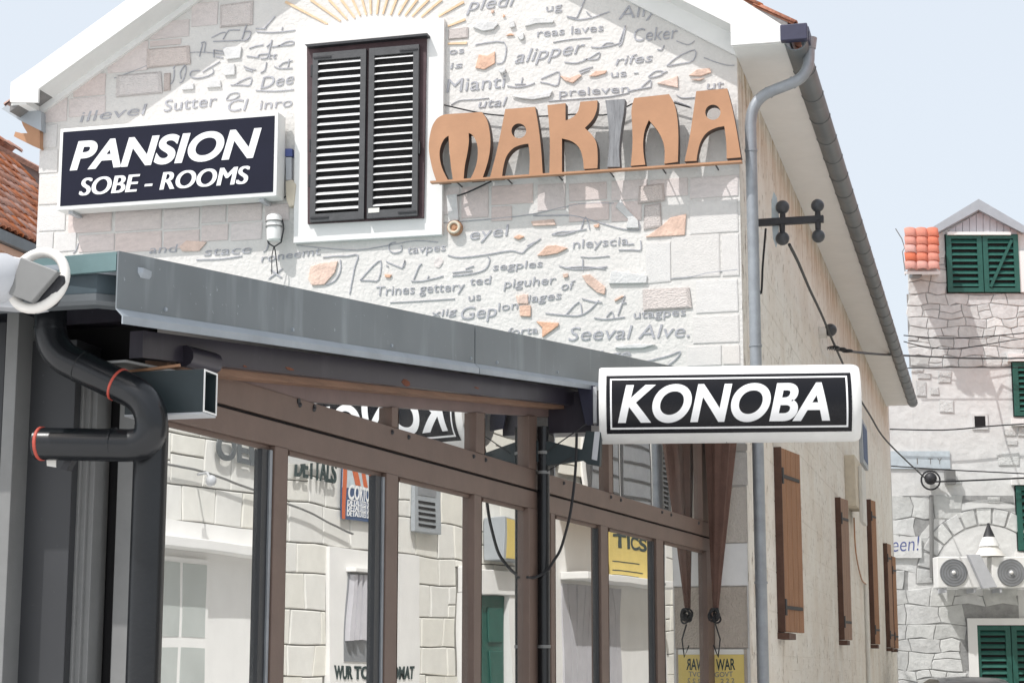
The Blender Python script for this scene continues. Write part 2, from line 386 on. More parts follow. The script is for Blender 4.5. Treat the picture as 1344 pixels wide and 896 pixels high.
M_panel = mat_streak('dusty_dark_cladding', (0.038, 0.039, 0.042), (0.056, 0.056, 0.06), .45, .05)
# ------------------------------------------------------------------ lettering
def text_geo(s, shear=0.0, offset=0.0, extrude=0.01, spacing=1.0, res=3):
    c = bpy.data.curves.new('lettering', 'FONT')
    c.body = s; c.shear = shear; c.offset = offset; c.extrude = extrude; c.space_character = spacing; c.resolution_u = res
    o = bpy.data.objects.new('lettering_tmp', c); col.objects.link(o)
    dg = bpy.context.evaluated_depsgraph_get()
    me = bpy.data.meshes.new_from_object(o.evaluated_get(dg))
    bpy.data.objects.remove(o); bpy.data.curves.remove(c)
    vs = [v.co.copy() for v in me.vertices]; fs = [tuple(p.vertices) for p in me.polygons]
    bpy.data.meshes.remove(me)
    return vs, fs
def text_on(fr, s, p0, p1, h, w0, w1, m, parent, name='lettering', shear=0.0, offset=0.0, spacing=1.0, bend=None, label=None, bold=None):
    """baseline from p0 to p1 (frame coordinates), capital height h"""
    vs, fs = text_geo(s, shear, offset, 0.5, spacing, 3 if h < .15 else 8)
    if not vs: return None
    x0 = min(v.x for v in vs); x1 = max(v.x for v in vs)
    p0 = Vector(p0); p1 = Vector(p1); e = (p1-p0)/(x1-x0); sy = h/0.73
    mb = MB(); out = []
    for v in vs:
        q = p0 + e*(v.x-x0) + Vector((0, 1))*v.y*sy
        ww = w0 if v.z < 0 else w1
        if bend: ww += bend(q.y)
        out.append(fr.P(q.x, q.y, ww))
    mb.add(out, fs)
    if bold:      # heavier strokes: the same outline laid again a little to either side and a hair higher
        for k, dx in enumerate((-bold, bold)):
            mb.add([p+fr.u*dx+fr.w*.0008*(k+1) for p in out], fs)
    return mb.build(name, m, parent, label=label)
def shape_geo(polys, extrude):
    c = bpy.data.curves.new('shape', 'CURVE'); c.dimensions = '2D'; c.fill_mode = 'BOTH'; c.extrude = extrude
    for P in polys:
        s = c.splines.new('POLY'); s.points.add(len(P)-1); s.use_cyclic_u = True
        for i, p in enumerate(P): s.points[i].co = (p[0], p[1], 0, 1)
    o = bpy.data.objects.new('shape_tmp', c); col.objects.link(o)
    dg = bpy.context.evaluated_depsgraph_get()
    me = bpy.data.meshes.new_from_object(o.evaluated_get(dg))
    bpy.data.objects.remove(o); bpy.data.curves.remove(c)
    vs = [v.co.copy() for v in me.vertices]; fs = [tuple(p.vertices) for p in me.polygons]
    bpy.data.meshes.remove(me)
    return vs, fs
def smooth_poly(P, n=4):
    """P: (x, y, soft) closed; Catmull-Rom through soft points"""
    out = []; m = len(P)
    for i in range(m):
        a, b, c, d = P[(i-1) % m], P[i], P[(i+1) % m], P[(i+2) % m]
        out.append((b[0], b[1]))
        if b[2] or c[2]:
            if not b[2]: a = b
            if not c[2]: d = c
            for k in range(1, n):
                t = k/n
                f = lambda p0, p1, p2, p3: 0.5*((2*p1)+(-p0+p2)*t+(2*p0-5*p1+4*p2-p3)*t*t+(-p0+3*p1-3*p2+p3)*t**3)
                out.append((f(a[0], b[0], c[0], d[0]), f(a[1], b[1], c[1], d[1])))
    return out
# ------------------------------------------------------------------ stone pieces
def stone_meshes(name, m, n=6, jit=0.05, bev=0.05, seed=1):
    """unit stones: u,v in -.5..+.5, w 0..1, chamfered and uneven"""
    rnd = random.Random(seed); L = []
    for k in range(n):
        c = [(-.5, -.5), (.5, -.5), (.5, .5), (-.5, .5)]
        c = [(a+rnd.uniform(-jit, jit)*(1 if a < 0 else 1), b+rnd.uniform(-jit, jit)) for a, b in c]
        def ring(q, z): return [(a*q, b*q*1.0, z+rnd.uniform(-.08, .08) if z > .5 else z) for a, b in c]
        mids = []
        r0 = ring(1.0, 0); r1 = ring(1.0, .62); r2 = ring(1.0-bev*2, 1.0)
        r1 = [(a, b, .62) for a, b, z in r1]
        ctr = [(rnd.uniform(-.15, .15), rnd.uniform(-.15, .15), 1.0+rnd.uniform(-.05, .16))]
        vs = r0+r1+r2+ctr
        fs = [(0, 3, 2, 1)]
        for i in range(4):
            j = (i+1) % 4
            fs += [(i, j, 4+j, 4+i), (4+i, 4+j, 8+j, 8+i), (8+i, 8+j, 12)]
        me = bpy.data.meshes.new(name); me.from_pydata(vs, [], fs); me.materials.append(m)
        L.append(me)
    return L
def lay(parent, me_list, fr, u0, u1, v0, v1, w0, dep, gap, name='stone', rnd=random):
    M = Matrix.Translation(fr.P((u0+u1)/2, (v0+v1)/2, w0)) @ fr.rot().to_4x4() @ Matrix.Diagonal(((u1-u0)-gap, (v1-v0)-gap, dep, 1))
    return inst(name, rnd.choice(me_list), parent, M)
def rubble(parent, m, fr, q, w0, dep, gap, amp, freq, rnd, name='stone'):
    """one uneven stone whose outline follows a wavy joint pattern shared with its neighbours"""
    u0, u1, v0, v1 = q
    def wob(a, b):
        return (a+amp*math.sin(freq*(2.1*b+.7*a)+1.3*math.sin(freq*1.7*a+b)), b+amp*math.sin(freq*(1.9*a-.6*b)+1.7*math.sin(freq*1.3*b+2*a)))
    B = [(u0, v0), ((u0+u1)/2, v0), (u1, v0), (u1, (v0+v1)/2), (u1, v1), ((u0+u1)/2, v1), (u0, v1), (u0, (v0+v1)/2)]
    W = [wob(*p) for p in B]; cx = sum(p[0] for p in W)/8; cy = sum(p[1] for p in W)/8
    hu = max(.02, (u1-u0)/2); hv = max(.02, (v1-v0)/2)
    def ring_(g, z, jit=0):
        return [fr.P(cx+(p[0]-cx)*(1-g/hu)+rnd.uniform(-jit, jit), cy+(p[1]-cy)*(1-g/hv)+rnd.uniform(-jit, jit), z) for p in W]
    tl = rnd.uniform(-.12, .12)
    vs = ring_(gap/2, w0)+ring_(gap/2+.002, w0+dep*.55, .004)+ring_(gap/2+.010, w0+dep*rnd.uniform(.9, 1.05), .003)+[fr.P(cx+rnd.uniform(-.05, .05), cy, w0+dep*(1.03+tl))]
    fs = [tuple(range(7, -1, -1))]
    for i in range(8):
        j = (i+1) % 8
        fs += [(i, j, 8+j, 8+i), (8+i, 8+j, 16+j, 16+i), (16+i, 16+j, 24)]
    return MB().add(vs, fs).build(name, m, parent)
def masonry(u0, u1, v0, v1, hmin, hmax, wmin, wmax, rnd, skip=None):
    """irregular coursed rubble: returns rectangles, some courses split into thin pieces"""
    out = []; v = v0
    while v < v1-0.02:
        h = min(rnd.uniform(hmin, hmax), v1-v)
        if v1-v-h < hmin*0.5: h = v1-v
        u = u0
        while u < u1-0.02:
            wd = rnd.uniform(wmin, wmax)
            if u1-u-wd < wmin*0.5: wd = u1-u
            r = rnd.random()
            if r < 0.22 and h > hmin*1.2:
                q = rnd.uniform(.38, .62)
                rs = [(u, u+wd, v, v+h*q), (u, u+wd, v+h*q, v+h)]
                if wd > wmin*1.5 and rnd.random() < .5:
                    a = rs.pop(); mm = rnd.uniform(.4, .6); rs += [(a[0], a[0]+wd*mm, a[2], a[3]), (a[0]+wd*mm, a[1], a[2], a[3])]
            else: rs = [(u, u+wd, v, v+h)]
            for q in rs:
                if not skip or not skip((q[0]+q[1])/2, (q[2]+q[3])/2, q): out.append(q)
            u += wd
        v += h
    return out
# ================================================================== SETTING
def structure(o): o['kind'] = 'structure'; return o
M_ground = mat('pale_stone_paving', (0.68, 0.675, 0.665), 0.85, 0.12, 1.5, 0.3, 12)
mb = MB(); fr0 = Frame((0, 0, 0), (1, 0, 0), (0, 1, 0), Z)
mb.add([(-600, -600, 0), (600, -600, 0), (600, 600, 0), (-600, 600, 0)], [(0, 1, 2, 3)])
structure(mb.build('ground', M_ground))
# ================================================================== GABLE HOUSE
XL, XR, YB = -9.17, -2.1, 41.0
house = thing('gable_house', 'white stone gable house with raised lettering and boats on its front, long cream side wall', 'house', (-5.63, 16.5, 0))
XC = (XL+XR)/2; PITCHR = 0.62
ZE = 7.2
mb = MB().prism(FA, [(XL, 0), (XR-.004, 0), (XR-.004, ZE), (XC, ZE+(XC-XL)*PITCHR), (XL, ZE)], -0.35, 0)
mb.build('front_wall', M_plaster, house)
MB().box(SI, 16.504, YB, 0, 7.36, -0.4, 0).build('side_wall', M_side, house)
MB().box(Frame((XL, 0, 0), (0, 1, 0), Z, (-1, 0, 0)), 16.9, YB, 0, 7.3, -0.4, -0.003).build('side_wall', M_plaster, house)
MB().box(YP(YB), XL, XR, 0, 7.3, -0.3, -0.01).build('back_wall', M_plaster, house)
# rake boards in front of the gable
YF = 16.15; FF = YP(YF)
def rake(sgn, name):
    xe = XL-0.10 if sgn < 0 else XR+0.02
    zl = lambda x: 7.31+(x+9.03)*0.615 if sgn < 0 else 7.37+(-2.11-x)*0.615
    zu = lambda x: zl(x)+0.29
    if sgn < 0:
        x0 = -9.03
        poly = [(x0, zl(x0)), (XC, zl(XC)), (XC, zu(XC)), (-9.09, 7.545), (-9.34, 7.40), (-9.34, 7.20), (-9.03, 7.17)]
    else:
        poly = [(-2.11, 7.17), (-2.11, zl(-2.11)), (XC, zl(XC)), (XC, zu(XC)), (-2.0, zu(-2.0)), (-1.62, 7.30), (-1.62, 7.165)]
    MB().prism(FF, poly, -0.03, 0.0).build(name, M_trim, house)
    # soffit between board and wall
    b = MB()
    P = [(-9.03, zl(-9.03)), (XC, zl(XC))] if sgn < 0 else [(-2.11, zl(-2.11)), (XC, zl(XC))]
    b.prism(FF, [P[0], P[1], (P[1][0], P[1][1]+.05), (P[0][0], P[0][1]+.05)], -0.347, -0.032)
    b.build('rake_soffit', M_trim, house)
    # thin moulding where soffit meets the wall
    b = MB()
    P = [(XL, ZE-0.05), (XC, ZE-0.05+(XC-XL)*PITCHR)] if sgn < 0 else [(XR, ZE-0.03), (XC, ZE-0.03+(XC-XL)*PITCHR)]
    b.prism(FA, [P[0], P[1], (P[1][0], P[1][1]+.24), (P[0][0], P[0][1]+.24)], 0.002, 0.05)
    b.build('moulding', M_trim, house)
rake(-1, 'rake_board'); rake(1, 'rake_board')
# boxed eaves along both sides
MB().box(SI, 16.15+.032, 40.2, 7.16, 7.30, 0.003, 0.48).build('eave_soffit', M_trim, house)
mb = MB(); S2 = Frame((-2.11, 16.13, 0), (1, 0, 0), Z, (0, -1, 0))
MB().box(Frame((XL, 0, 0), (0, 1, 0), Z, (-1, 0, 0)), 16.182, 40.2, 7.17, 7.30, 0.003, 0.17).build('eave_soffit', M_trim, house)
# roof deck, then tiles that peep over the edge
def roofside(s):
    xe = -1.6 if s > 0 else -9.36
    zt = 7.36 if s > 0 else 7.20
    apex = 7.17+0.29+(XC+9.34)*0.62+0.12
    ln = abs(XC-xe)
    poly = [(xe, zt), (XC, zt+ln*0.62), (XC, zt+ln*0.62-.09), (xe, zt-.09)]
    MB().prism(YP(16.19), poly, -24.2, 0.0).build('roof_deck', M_deck, house)
    me = MB(); n = 8; vs = []; fs = []
    L = 0.42
    for k in range(n+1):
        a = math.pi*k/n
        for e in (0, 1): vs.append((e*L, -0.11*math.cos(a), 0.05*math.sin(a)+0.012*(1-e)))
    for k in range(n+1):
        for e in (0, 1): p = vs[2*k+e]; vs.append((p[0], p[1]*.86, p[2]-.018))
    m0 = 2*(n+1)
    for k in range(n): fs += [(2*k, 2*k+1, 2*k+3, 2*k+2), (m0+2*k, m0+2*k+2, m0+2*k+3, m0+2*k+1), (2*k, 2*k+2, m0+2*k+2, m0+2*k)]
    mesh = bpy.data.meshes.new('roof_tile'); mesh.from_pydata(vs, [], fs); mesh.materials.append(M_tile); mesh.shade_smooth()
    ang = math.atan(0.62)
    for row in range(3):
        for c in range(24 if row == 0 else 5):
            if s < 0 and c > 2: continue
            d = row*0.38-0.06
            x = xe - s*d*math.cos(ang); z = zt + d*math.sin(ang)+0.004
            R = Matrix(((-s*math.cos(ang), 0, 0), (0, 1, 0), (0, 0, 1))).to_4x4()
            ex = Vector((-s*math.cos(ang), 0, math.sin(ang))); ez = Vector((s*math.sin(ang), 0, math.cos(ang))); ey = ez.cross(ex)
            R = Matrix((ex, ey, ez)).transposed().to_4x4()
            inst('roof_tile', mesh, house, Matrix.Translation((x, 16.28+c*0.23, z)) @ R)
    if s > 0:   # tile edge running up over the rake board
        for c in range(14):
            d = .3+c*0.38
            ex = Vector((-s*math.cos(ang), 0, math.sin(ang))); ez = Vector((s*math.sin(ang), 0, math.cos(ang))); ey = ez.cross(ex)
            R = Matrix((ex, ey, ez)).transposed().to_4x4()
            inst('roof_tile', mesh, house, Matrix.Translation((xe-s*d*math.cos(ang), 16.28, zt+d*math.sin(ang)+.004)) @ R)
roofside(1); roofside(-1)
# gutter along the right eave with its joint rings
def gutter_prof(cx, cz, r, n=9):
    return [(cx+r*math.cos(math.pi+math.pi*k/n), cz+r*math.sin(math.pi+math.pi*k/n)) for k in range(n+1)]
g_cx, g_cz, g_r = -1.535, 7.19, 0.105
def half_round(fr_y0, fr_y1, r0, th, name, parent, m):
    out = gutter_prof(g_cx, g_cz, r0); inn = [(a, b+th*0.3) for a, b in gutter_prof(g_cx, g_cz, r0-th)][::-1]
    MB().prism(Frame((0, fr_y0, 0), (1, 0, 0), Z, (0, 1, 0)), out+inn, 0, fr_y1-fr_y0).build(name, m, parent, smooth=True)
half_round(16.2, 40.0, g_r, 0.01, 'gutter', house, M_gutter)
for k in range(30):
    half_round(17.0+k*0.78, 17.0+k*0.78+0.03, g_r+.006, 0.005, 'gutter_ring', house, M_gutter)
MB().box(YP(16.17), g_cx-g_r-.02, g_cx+g_r+.01, 7.16, 7.31, -0.03, 0.06).build('gutter_end', M_navymetal, house, bevel=0.008)
MB().box(SI, 16.22, 16.75, 7.19, 7.31, 0.665, 0.685).build('gutter_edge', M_navymetal, house)
# zinc downpipe
P = [(1062, 62), (1061, 84), (1055, 98), (1042, 108), (1010, 121), (996, 131), (988, 145), (985, 165), (986, 400), (988, 640), (990, 893)]
pf = YP(16.46)
pp = [hit(x, y, (0, 16.46, 0), Vector((0, 1, 0))) for x, y in P]
xs = pp[7].x
pp = pp[:7]+[Vector((xs, 16.46, pp[7].z)), Vector((xs, 16.46, 3.0)), Vector((xs, 16.46, 0.02))]
dense = []
for i in range(8):
    p0, p1, p2, p3 = pp[max(i-1, 0)], pp[i], pp[i+1], pp[min(i+2, len(pp)-1)]
    if i == 7: dense.append(p1); continue
    for k in range(4):
        t_ = k/4; dense.append(0.5*((2*p1)+(-p0+p2)*t_+(2*p0-5*p1+4*p2-p3 if i < 6 else 2*p0-5*p1+4*p2-(p2+Vector((0, 0, -.15))))*t_*t_+(-p0+3*p1-3*p2+(p3 if i < 6 else p2+Vector((0, 0, -.15))))*t_**3))
dense += [pp[8], pp[9]]
MB().tube(dense, 0.052, 16).build('downpipe', M_pipe, house, smooth=True)
for z_ in (6.25, 4.45, 2.35):
    MB().tube([(xs, 16.46, z_), (xs, 16.46, z_+.02)], 0.059, 16).build('pipe_clamp', M_pipe, house, smooth=True)
MB().tube([pp[0]+Vector((0, 0, .08)), pp[0]-Vector((0, 0, .02))], [0.075, 0.06], 16).build('outlet', M_pipe, house, smooth=True)
MB().tube([pp[4], pp[4]+(pp[5]-pp[4]).normalized()*.02], 0.058, 16).build('pipe_joint', M_pipe, house, smooth=True)
MB().tube([pp[3], pp[3]+(pp[4]-pp[3]).normalized()*.02], 0.058, 16).build('pipe_joint', M_pipe, house, smooth=True)
# left gutter and its wooden bracket
q = [FA.px(x, y, 0.1) for x, y in [(2, 143), (14, 134), (54, 146), (54, 172), (24, 157)]]
MB().prism(YP(16.40), [(a, b) for a, b in q], -0.5, 0).build('gutter', M_zincroof, house)
q = [FA.px(x, y, 0.05) for x, y in [(20, 152), (54, 166), (54, 196), (40, 190), (20, 180), (22, 174), (30, 176), (38, 176), (32, 166), (30, 160)]]
MB().prism(YP(16.44), q, -0.06, 0.02).build('gutter_bracket', M_copper, house)
# ---------------------------------------------------------------- blocks of the front wall
rnd = random.Random(3)
SM = stone_meshes('stone_block', M_block, 6, 0.012, 0.03, 11)
SMW = stone_meshes('stone_block', M_blockw, 6, 0.012, 0.03, 12)
SMR = stone_meshes('stone_block', M_rough, 4, 0.05, 0.08, 13)
def fblock(x0, y0, x1, y1, L=SMW, dep=0.006):
    a = FA.px(x0, (y0+y1)/2); b = FA.px(x1, (y0+y1)/2); c = FA.px((x0+x1)/2, y0); d = FA.px((x0+x1)/2, y1)
    tilt = -0.0
    lay(house, L, FA, a[0], b[0], d[1], c[1], 0.002, dep, 0.0, 'stone_block', rnd)
for r in [(905, 262, 969, 306), (882, 309, 945, 364), (948, 308, 970, 362), (913, 367, 969, 410), (910, 414, 970, 450), (902, 454, 947, 480), (949, 453, 971, 478),
          (848, 318, 880, 371), (972-52, 160-22, 966, 158)]:
    fblock(*r)
fblock(846, 378, 907, 407, SMR, 0.02)
for r in [(563, 247, 603, 282), (606, 245, 641, 286), (645, 243, 700, 268), (645, 271, 672, 290), (706, 242, 742, 276), (747, 240, 797, 263), (747, 266, 800, 290),
          (803, 237, 850, 262), (853, 235, 903, 258), (906, 232, 969, 259), (803, 265, 842, 290)]:
    fblock(*r, L=SM)
fblock(838, 243, 872, 266, SMR, .025); fblock(845, 268, 868, 300, SMR, .015)
for r in [(53, 130, 88, 160), (91, 128, 139, 152), (97, 98, 139, 126), (143, 56, 194, 94), (197, 28, 249, 50), (252, 4, 286, 34), (197, 53, 238, 60)]:
    fblock(*r, L=SM)
for r in [(155, 96, 213, 126), (195, 62, 250, 88), (288, 5, 331, 36), (216, 96, 224, 120)]:
    fblock(*r, L=SMR, dep=.014)
for r in [(53, 164, 75, 194), (52, 197, 76, 227), (52, 230, 88, 268), (52, 272, 86, 303), (52, 306, 70, 330), (73, 306, 100, 330)]:
    fblock(*r)
for r in [(90, 274, 147, 305), (152, 276, 212, 302), (215, 274, 262, 300), (265, 270, 297, 292), (300, 268, 344, 290), (304, 293, 344, 315), (215, 303, 262, 326), (265, 295, 300, 316), (348, 268, 380, 290), (104, 308, 150, 330), (152, 305, 212, 330)]:
    fblock(*r, L=SM)
# ---------------------------------------------------------------- relief lettering
def word(s, x0, y0, x1, y1, h, sh=0.0, off=-0.004, m=None, dep=0.009):
    a = FA.px(x0, y0); b = FA.px(x1, y1)
    hh = h/150.0
    text_on(FA, s, a, b, hh, 0.002, dep, m or M_relief_shade, house, 'relief_lettering', shear=sh, offset=off)
W = [('illevel', 105, 161, 193, 150, 17, .15), ('Sutter', 215, 147, 285, 139, 19, .1), ('Cl', 299, 147, 326, 145, 19, .2), ('inro', 341, 144, 384, 140, 15, .1),
     ('Dee', 342, 117, 386, 110, 19, .2), ('pledi', 612, 15, 677, 8, 20, .3), ('ug', 717, 16, 738, 13, 12, 0), ('reas laves', 705, 49, 792, 41, 12, .05),
     ('alipper', 676, 84, 768, 69, 20, .3), ('Mianti', 586, 122, 664, 115, 21, .1), ('os', 590, 72, 609, 70, 10, .05), ('is', 591, 91, 607, 89, 10, .1),
     ('utal', 628, 142, 666, 139, 14, .25), ('preleven', 734, 127, 826, 121, 12, 0), ('Ally', 812, 26, 864, 20, 20, .15), ('Ceker', 832, 55, 890, 51, 20, .15),
     ('J', 812, 56, 822, 54, 20, .3), ('rifes', 808, 86, 857, 81, 14, .2), ('us -', 802, 102, 838, 99, 11, 0), ('ut', 928, 118, 950, 117, 14, .1),
     ('and', 196, 333, 234, 331, 13, .15), ('stace', 268, 336, 330, 332, 13, .15), ('J', 346, 328, 356, 322, 13, .2), ('roneemt', 343, 344, 421, 334, 12, .1),
     ('tavpes', 535, 333, 585, 329, 12, .1), ('eyel', 617, 315, 668, 309, 17, .1), ('segples', 647, 355, 712, 350, 11, .1), ('ted', 617, 374, 645, 372, 12, .1),
     ('piguher', 661, 378, 730, 372, 13, .12), ('of', 737, 381, 755, 379, 13, .2), ('Trines gettery', 494, 388, 610, 381, 14, .08), ('us', 615, 395, 631, 393, 11, 0),
     ('iages', 693, 397, 737, 392, 12, .15), ('lon', 654, 408, 680, 405, 12, .05), ('Gep', 605, 420, 652, 415, 19, .15), ('nleyscia', 752, 326, 825, 321, 13, .05),
     ('utagpes', 832, 418, 900, 414, 12, .05), ('Seeval Alve.', 746, 447, 905, 442, 20, .22), ('Pal ge', 756, 474, 828, 470, 14, .2), ('forta', 667, 440, 706, 437, 11, .1),
     ('xiig', 566, 416, 600, 412, 10, .1), ('J', 96, 330, 104, 327, 10, .3), ('X', 352, 366, 372, 364, 14, .1), ('tt', 352, 78, 364, 77, 10, .2)]
for a in W: word(*a)
# ---------------------------------------------------------------- relief drawings (boats, sails, swirls)
def stroke(name, lines, wpx=2.4, m=None, dep=0.009):
    b = MB()
    for k, L in enumerate(lines):
        pts = [FA.px(x, y) for x, y in L]
        if len(pts) > 2:
            q = [(a, c, 1) for a, c in pts]; o = []
            for i in range(len(q)-1):
                p0 = q[max(i-1, 0)]; p1 = q[i]; p2 = q[i+1]; p3 = q[min(i+2, len(q)-1)]
                for j in range(3):
                    t = j/3
                    f = lambda a, b_, c, d: 0.5*((2*b_)+(-a+c)*t+(2*a-5*b_+4*c-d)*t*t+(-a+3*b_-3*c+d)*t**3)
                    o.append((f(p0[0], p1[0], p2[0], p3[0]), f(p0[1], p1[1], p2[1], p3[1])))
            o.append(pts[-1]); pts = o
        b.ribbon(FA, pts, wpx/150, 0.002, dep+0.0007*k)
    b.build(name, m or M_relief_shade, house)
D = [
 ('relief_boat', [[(278, 50), (290, 44), (296, 43)], [(280, 55), (305, 54), (326, 53)], [(293, 52), (299, 42), (303, 40), (315, 40)], [(305, 33), (307, 26)], [(318, 52), (324, 33), (328, 26)], [(322, 42), (329, 42), (327, 50), (321, 54)]]),
 ('relief_boat', [[(336, 38), (350, 38)], [(337, 42), (360, 43), (388, 40)], [(346, 39), (354, 30), (361, 22)], [(370, 40), (371, 36)]]),
 ('relief_letter', [[(262, 75), (266, 58)], [(264, 57), (270, 56), (268, 70)]]),
 ('relief_comb', [[(281, 66), (295, 68)], [(283, 70), (294, 71)], [(284, 75), (293, 76)], [(281, 66), (281, 76)]]),
 ('relief_boat', [[(327, 64), (336, 61), (346, 59)], [(324, 74), (340, 76)], [(338, 76), (341, 72), (352, 71)], [(357, 53), (354, 66), (351, 76), (342, 77)], [(350, 62), (357, 56)]]),
 ('relief_boat', [[(357, 62), (372, 60), (384, 59), (386, 55), (377, 55), (366, 61)]]),
 ('relief_letter', [[(228, 91), (232, 84), (243, 86), (244, 95), (240, 107), (236, 109)], [(229, 92), (228, 105), (224, 111)], [(243, 86), (237, 95), (238, 104)]]),
 ('relief_boat', [[(289, 81), (266, 95)], [(262, 93), (252, 94), (250, 100), (258, 103), (270, 101), (280, 96), (279, 90)]]),
 ('relief_boat', [[(320, 87), (330, 91), (336, 92)], [(350, 82), (348, 92), (342, 96)], [(322, 91), (332, 94)]]),
 ('relief_boat', [[(360, 87), (366, 90), (384, 90)], [(366, 88), (372, 83), (384, 80)], [(378, 90), (380, 78)]]),
 ('relief_boat', [[(303, 112), (318, 112), (328, 112), (330, 102), (318, 106), (308, 112)]]),
 ('relief_underline', [[(336, 119), (360, 120), (386, 118)]]),
 ('relief_leaf', [[(297, 131), (302, 124), (312, 122), (314, 126), (306, 131), (297, 131)]]),
 ('relief_wire', [[(150, 103), (185, 90), (222, 75), (255, 69), (284, 70)]]),
 ('relief_boat', [[(746, 23), (757, 26), (775, 24), (800, 16)], [(757, 24), (768, 0)], [(744, 22), (756, 24)], [(770, 16), (776, 22)]]),
 ('relief_boat', [[(776, 62), (785, 63), (800, 61), (816, 56)], [(790, 62), (796, 57), (805, 57)], [(813, 56), (821, 34)]]),
 ('relief_line', [[(726, 56), (750, 52), (776, 50)]]),
 ('relief_boat', [[(741, 82), (758, 83), (775, 76), (787, 69), (784, 78), (766, 78)]]),
 ('relief_boat', [[(760, 94), (768, 91), (778, 88)], [(762, 97), (774, 92)]]),
 ('relief_sail', [[(710, 104), (722, 99), (734, 95), (732, 112), (720, 110), (709, 108)]]),
 ('relief_boat', [[(666, 113), (680, 115), (695, 112), (702, 109)], [(684, 112), (686, 102)], [(676, 111), (690, 111)]]),
 ('relief_line', [[(592, 138), (604, 132), (622, 131), (642, 129)]]),
 ('relief_sail', [[(875, 87), (888, 76), (912, 66), (910, 80), (893, 84), (877, 87)]]),
 ('relief_fish', [[(851, 101), (860, 94), (870, 94), (868, 99), (855, 102), (851, 101)], [(868, 97), (876, 94)]]),
 ('relief_boat', [[(826, 120), (840, 117), (853, 115)], [(842, 115), (854, 105), (854, 115)]]),
 ('relief_line', [[(720, 133), (760, 130), (800, 127), (826, 122)]]),
 ('relief_line', [[(888, 54), (895, 57), (904, 59), (912, 54)]]),
 ('relief_hook', [[(863, 65), (868, 66), (872, 60)]]),
 ('relief_line', [[(924, 76), (940, 82), (955, 86), (964, 86)]]),
 ('relief_line', [[(885, 133), (895, 136), (907, 141)], [(888, 125), (896, 129), (912, 128)]]),
 ('relief_boat', [[(724, 308), (737, 304), (750, 304), (770, 301)], [(762, 303), (769, 285), (774, 301)], [(726, 308), (740, 308), (755, 304)]]),
 ('relief_swirl', [[(700, 283), (720, 283), (750, 283), (780, 290), (810, 299), (828, 302), (840, 301), (838, 290)]]),
 ('relief_boat', [[(812, 328), (830, 328), (841, 328), (841, 316)], [(824, 321), (832, 320)]]),
 ('relief_swirl', [[(588, 335), (605, 338), (640, 334), (670, 329), (685, 332), (692, 326), (710, 313)], [(692, 323), (702, 318)]]),
 ('relief_boat', [[(734, 349), (750, 353), (770, 353), (797, 350)], [(765, 340), (765, 355)], [(740, 352), (765, 350), (795, 353)]]),
 ('relief_line', [[(762, 337), (778, 338), (800, 336)]]),
 ('relief_boat', [[(716, 411), (735, 413), (760, 414), (775, 406), (786, 394)], [(742, 414), (760, 396), (764, 413)], [(764, 392), (780, 396), (790, 397)]]),
 ('relief_boat', [[(780, 417), (795, 419), (820, 416)], [(796, 416), (803, 409), (806, 417)], [(811, 414), (816, 400), (820, 388)], [(816, 398), (822, 397)]]),
 ('relief_swirl', [[(849, 474), (865, 470), (880, 466), (893, 461), (890, 468), (884, 474), (876, 480)]]),
 ('relief_boat', [[(540, 369), (553, 369), (572, 365), (582, 362)], [(543, 367), (550, 350), (554, 346)], [(561, 366), (563, 362)]]),
 ('relief_sail', [[(473, 368), (485, 354), (500, 342), (497, 367), (485, 368), (473, 368)]]),
 ('relief_boat', [[(507, 343), (518, 348), (528, 352)], [(528, 352), (532, 342), (530, 350)], [(507, 348), (510, 350)]]),
 ('relief_frame', [[(424, 338), (440, 336), (455, 336), (470, 335), (466, 350), (459, 386)]]),
 ('relief_curve', [[(447, 341), (447, 355), (440, 368), (428, 374)]]),
 ('relief_boat', [[(594, 362), (615, 360), (632, 356), (640, 350), (643, 340), (640, 337)], [(594, 358), (620, 355)], [(611, 353), (622, 349)]]),
 ('relief_line', [[(512, 397), (550, 395), (597, 392)]]),
 ('relief_ring', [[(520, 318), (512, 320), (511, 328), (518, 332), (527, 329), (527, 322)]]),
 ('relief_wire', [[(390, 322), (430, 326), (470, 328), (510, 322), (545, 316), (575, 318)]]),
 ('relief_wire', [[(560, 294), (600, 291), (650, 287), (700, 281), (760, 268), (806, 267)]]),
 ('relief_line', [[(880, 366), (910, 363), (930, 358), (968, 354)]]),
 ('relief_frame', [[(624, 60), (630, 58), (662, 56), (662, 80), (652, 84)]]),
 ('relief_underline', [[(258, 341), (290, 340), (318, 336)]]),
]
for nm, L in D: stroke(nm, L, 1.0 if nm in ('relief_wire', 'relief_line') else 1.5)
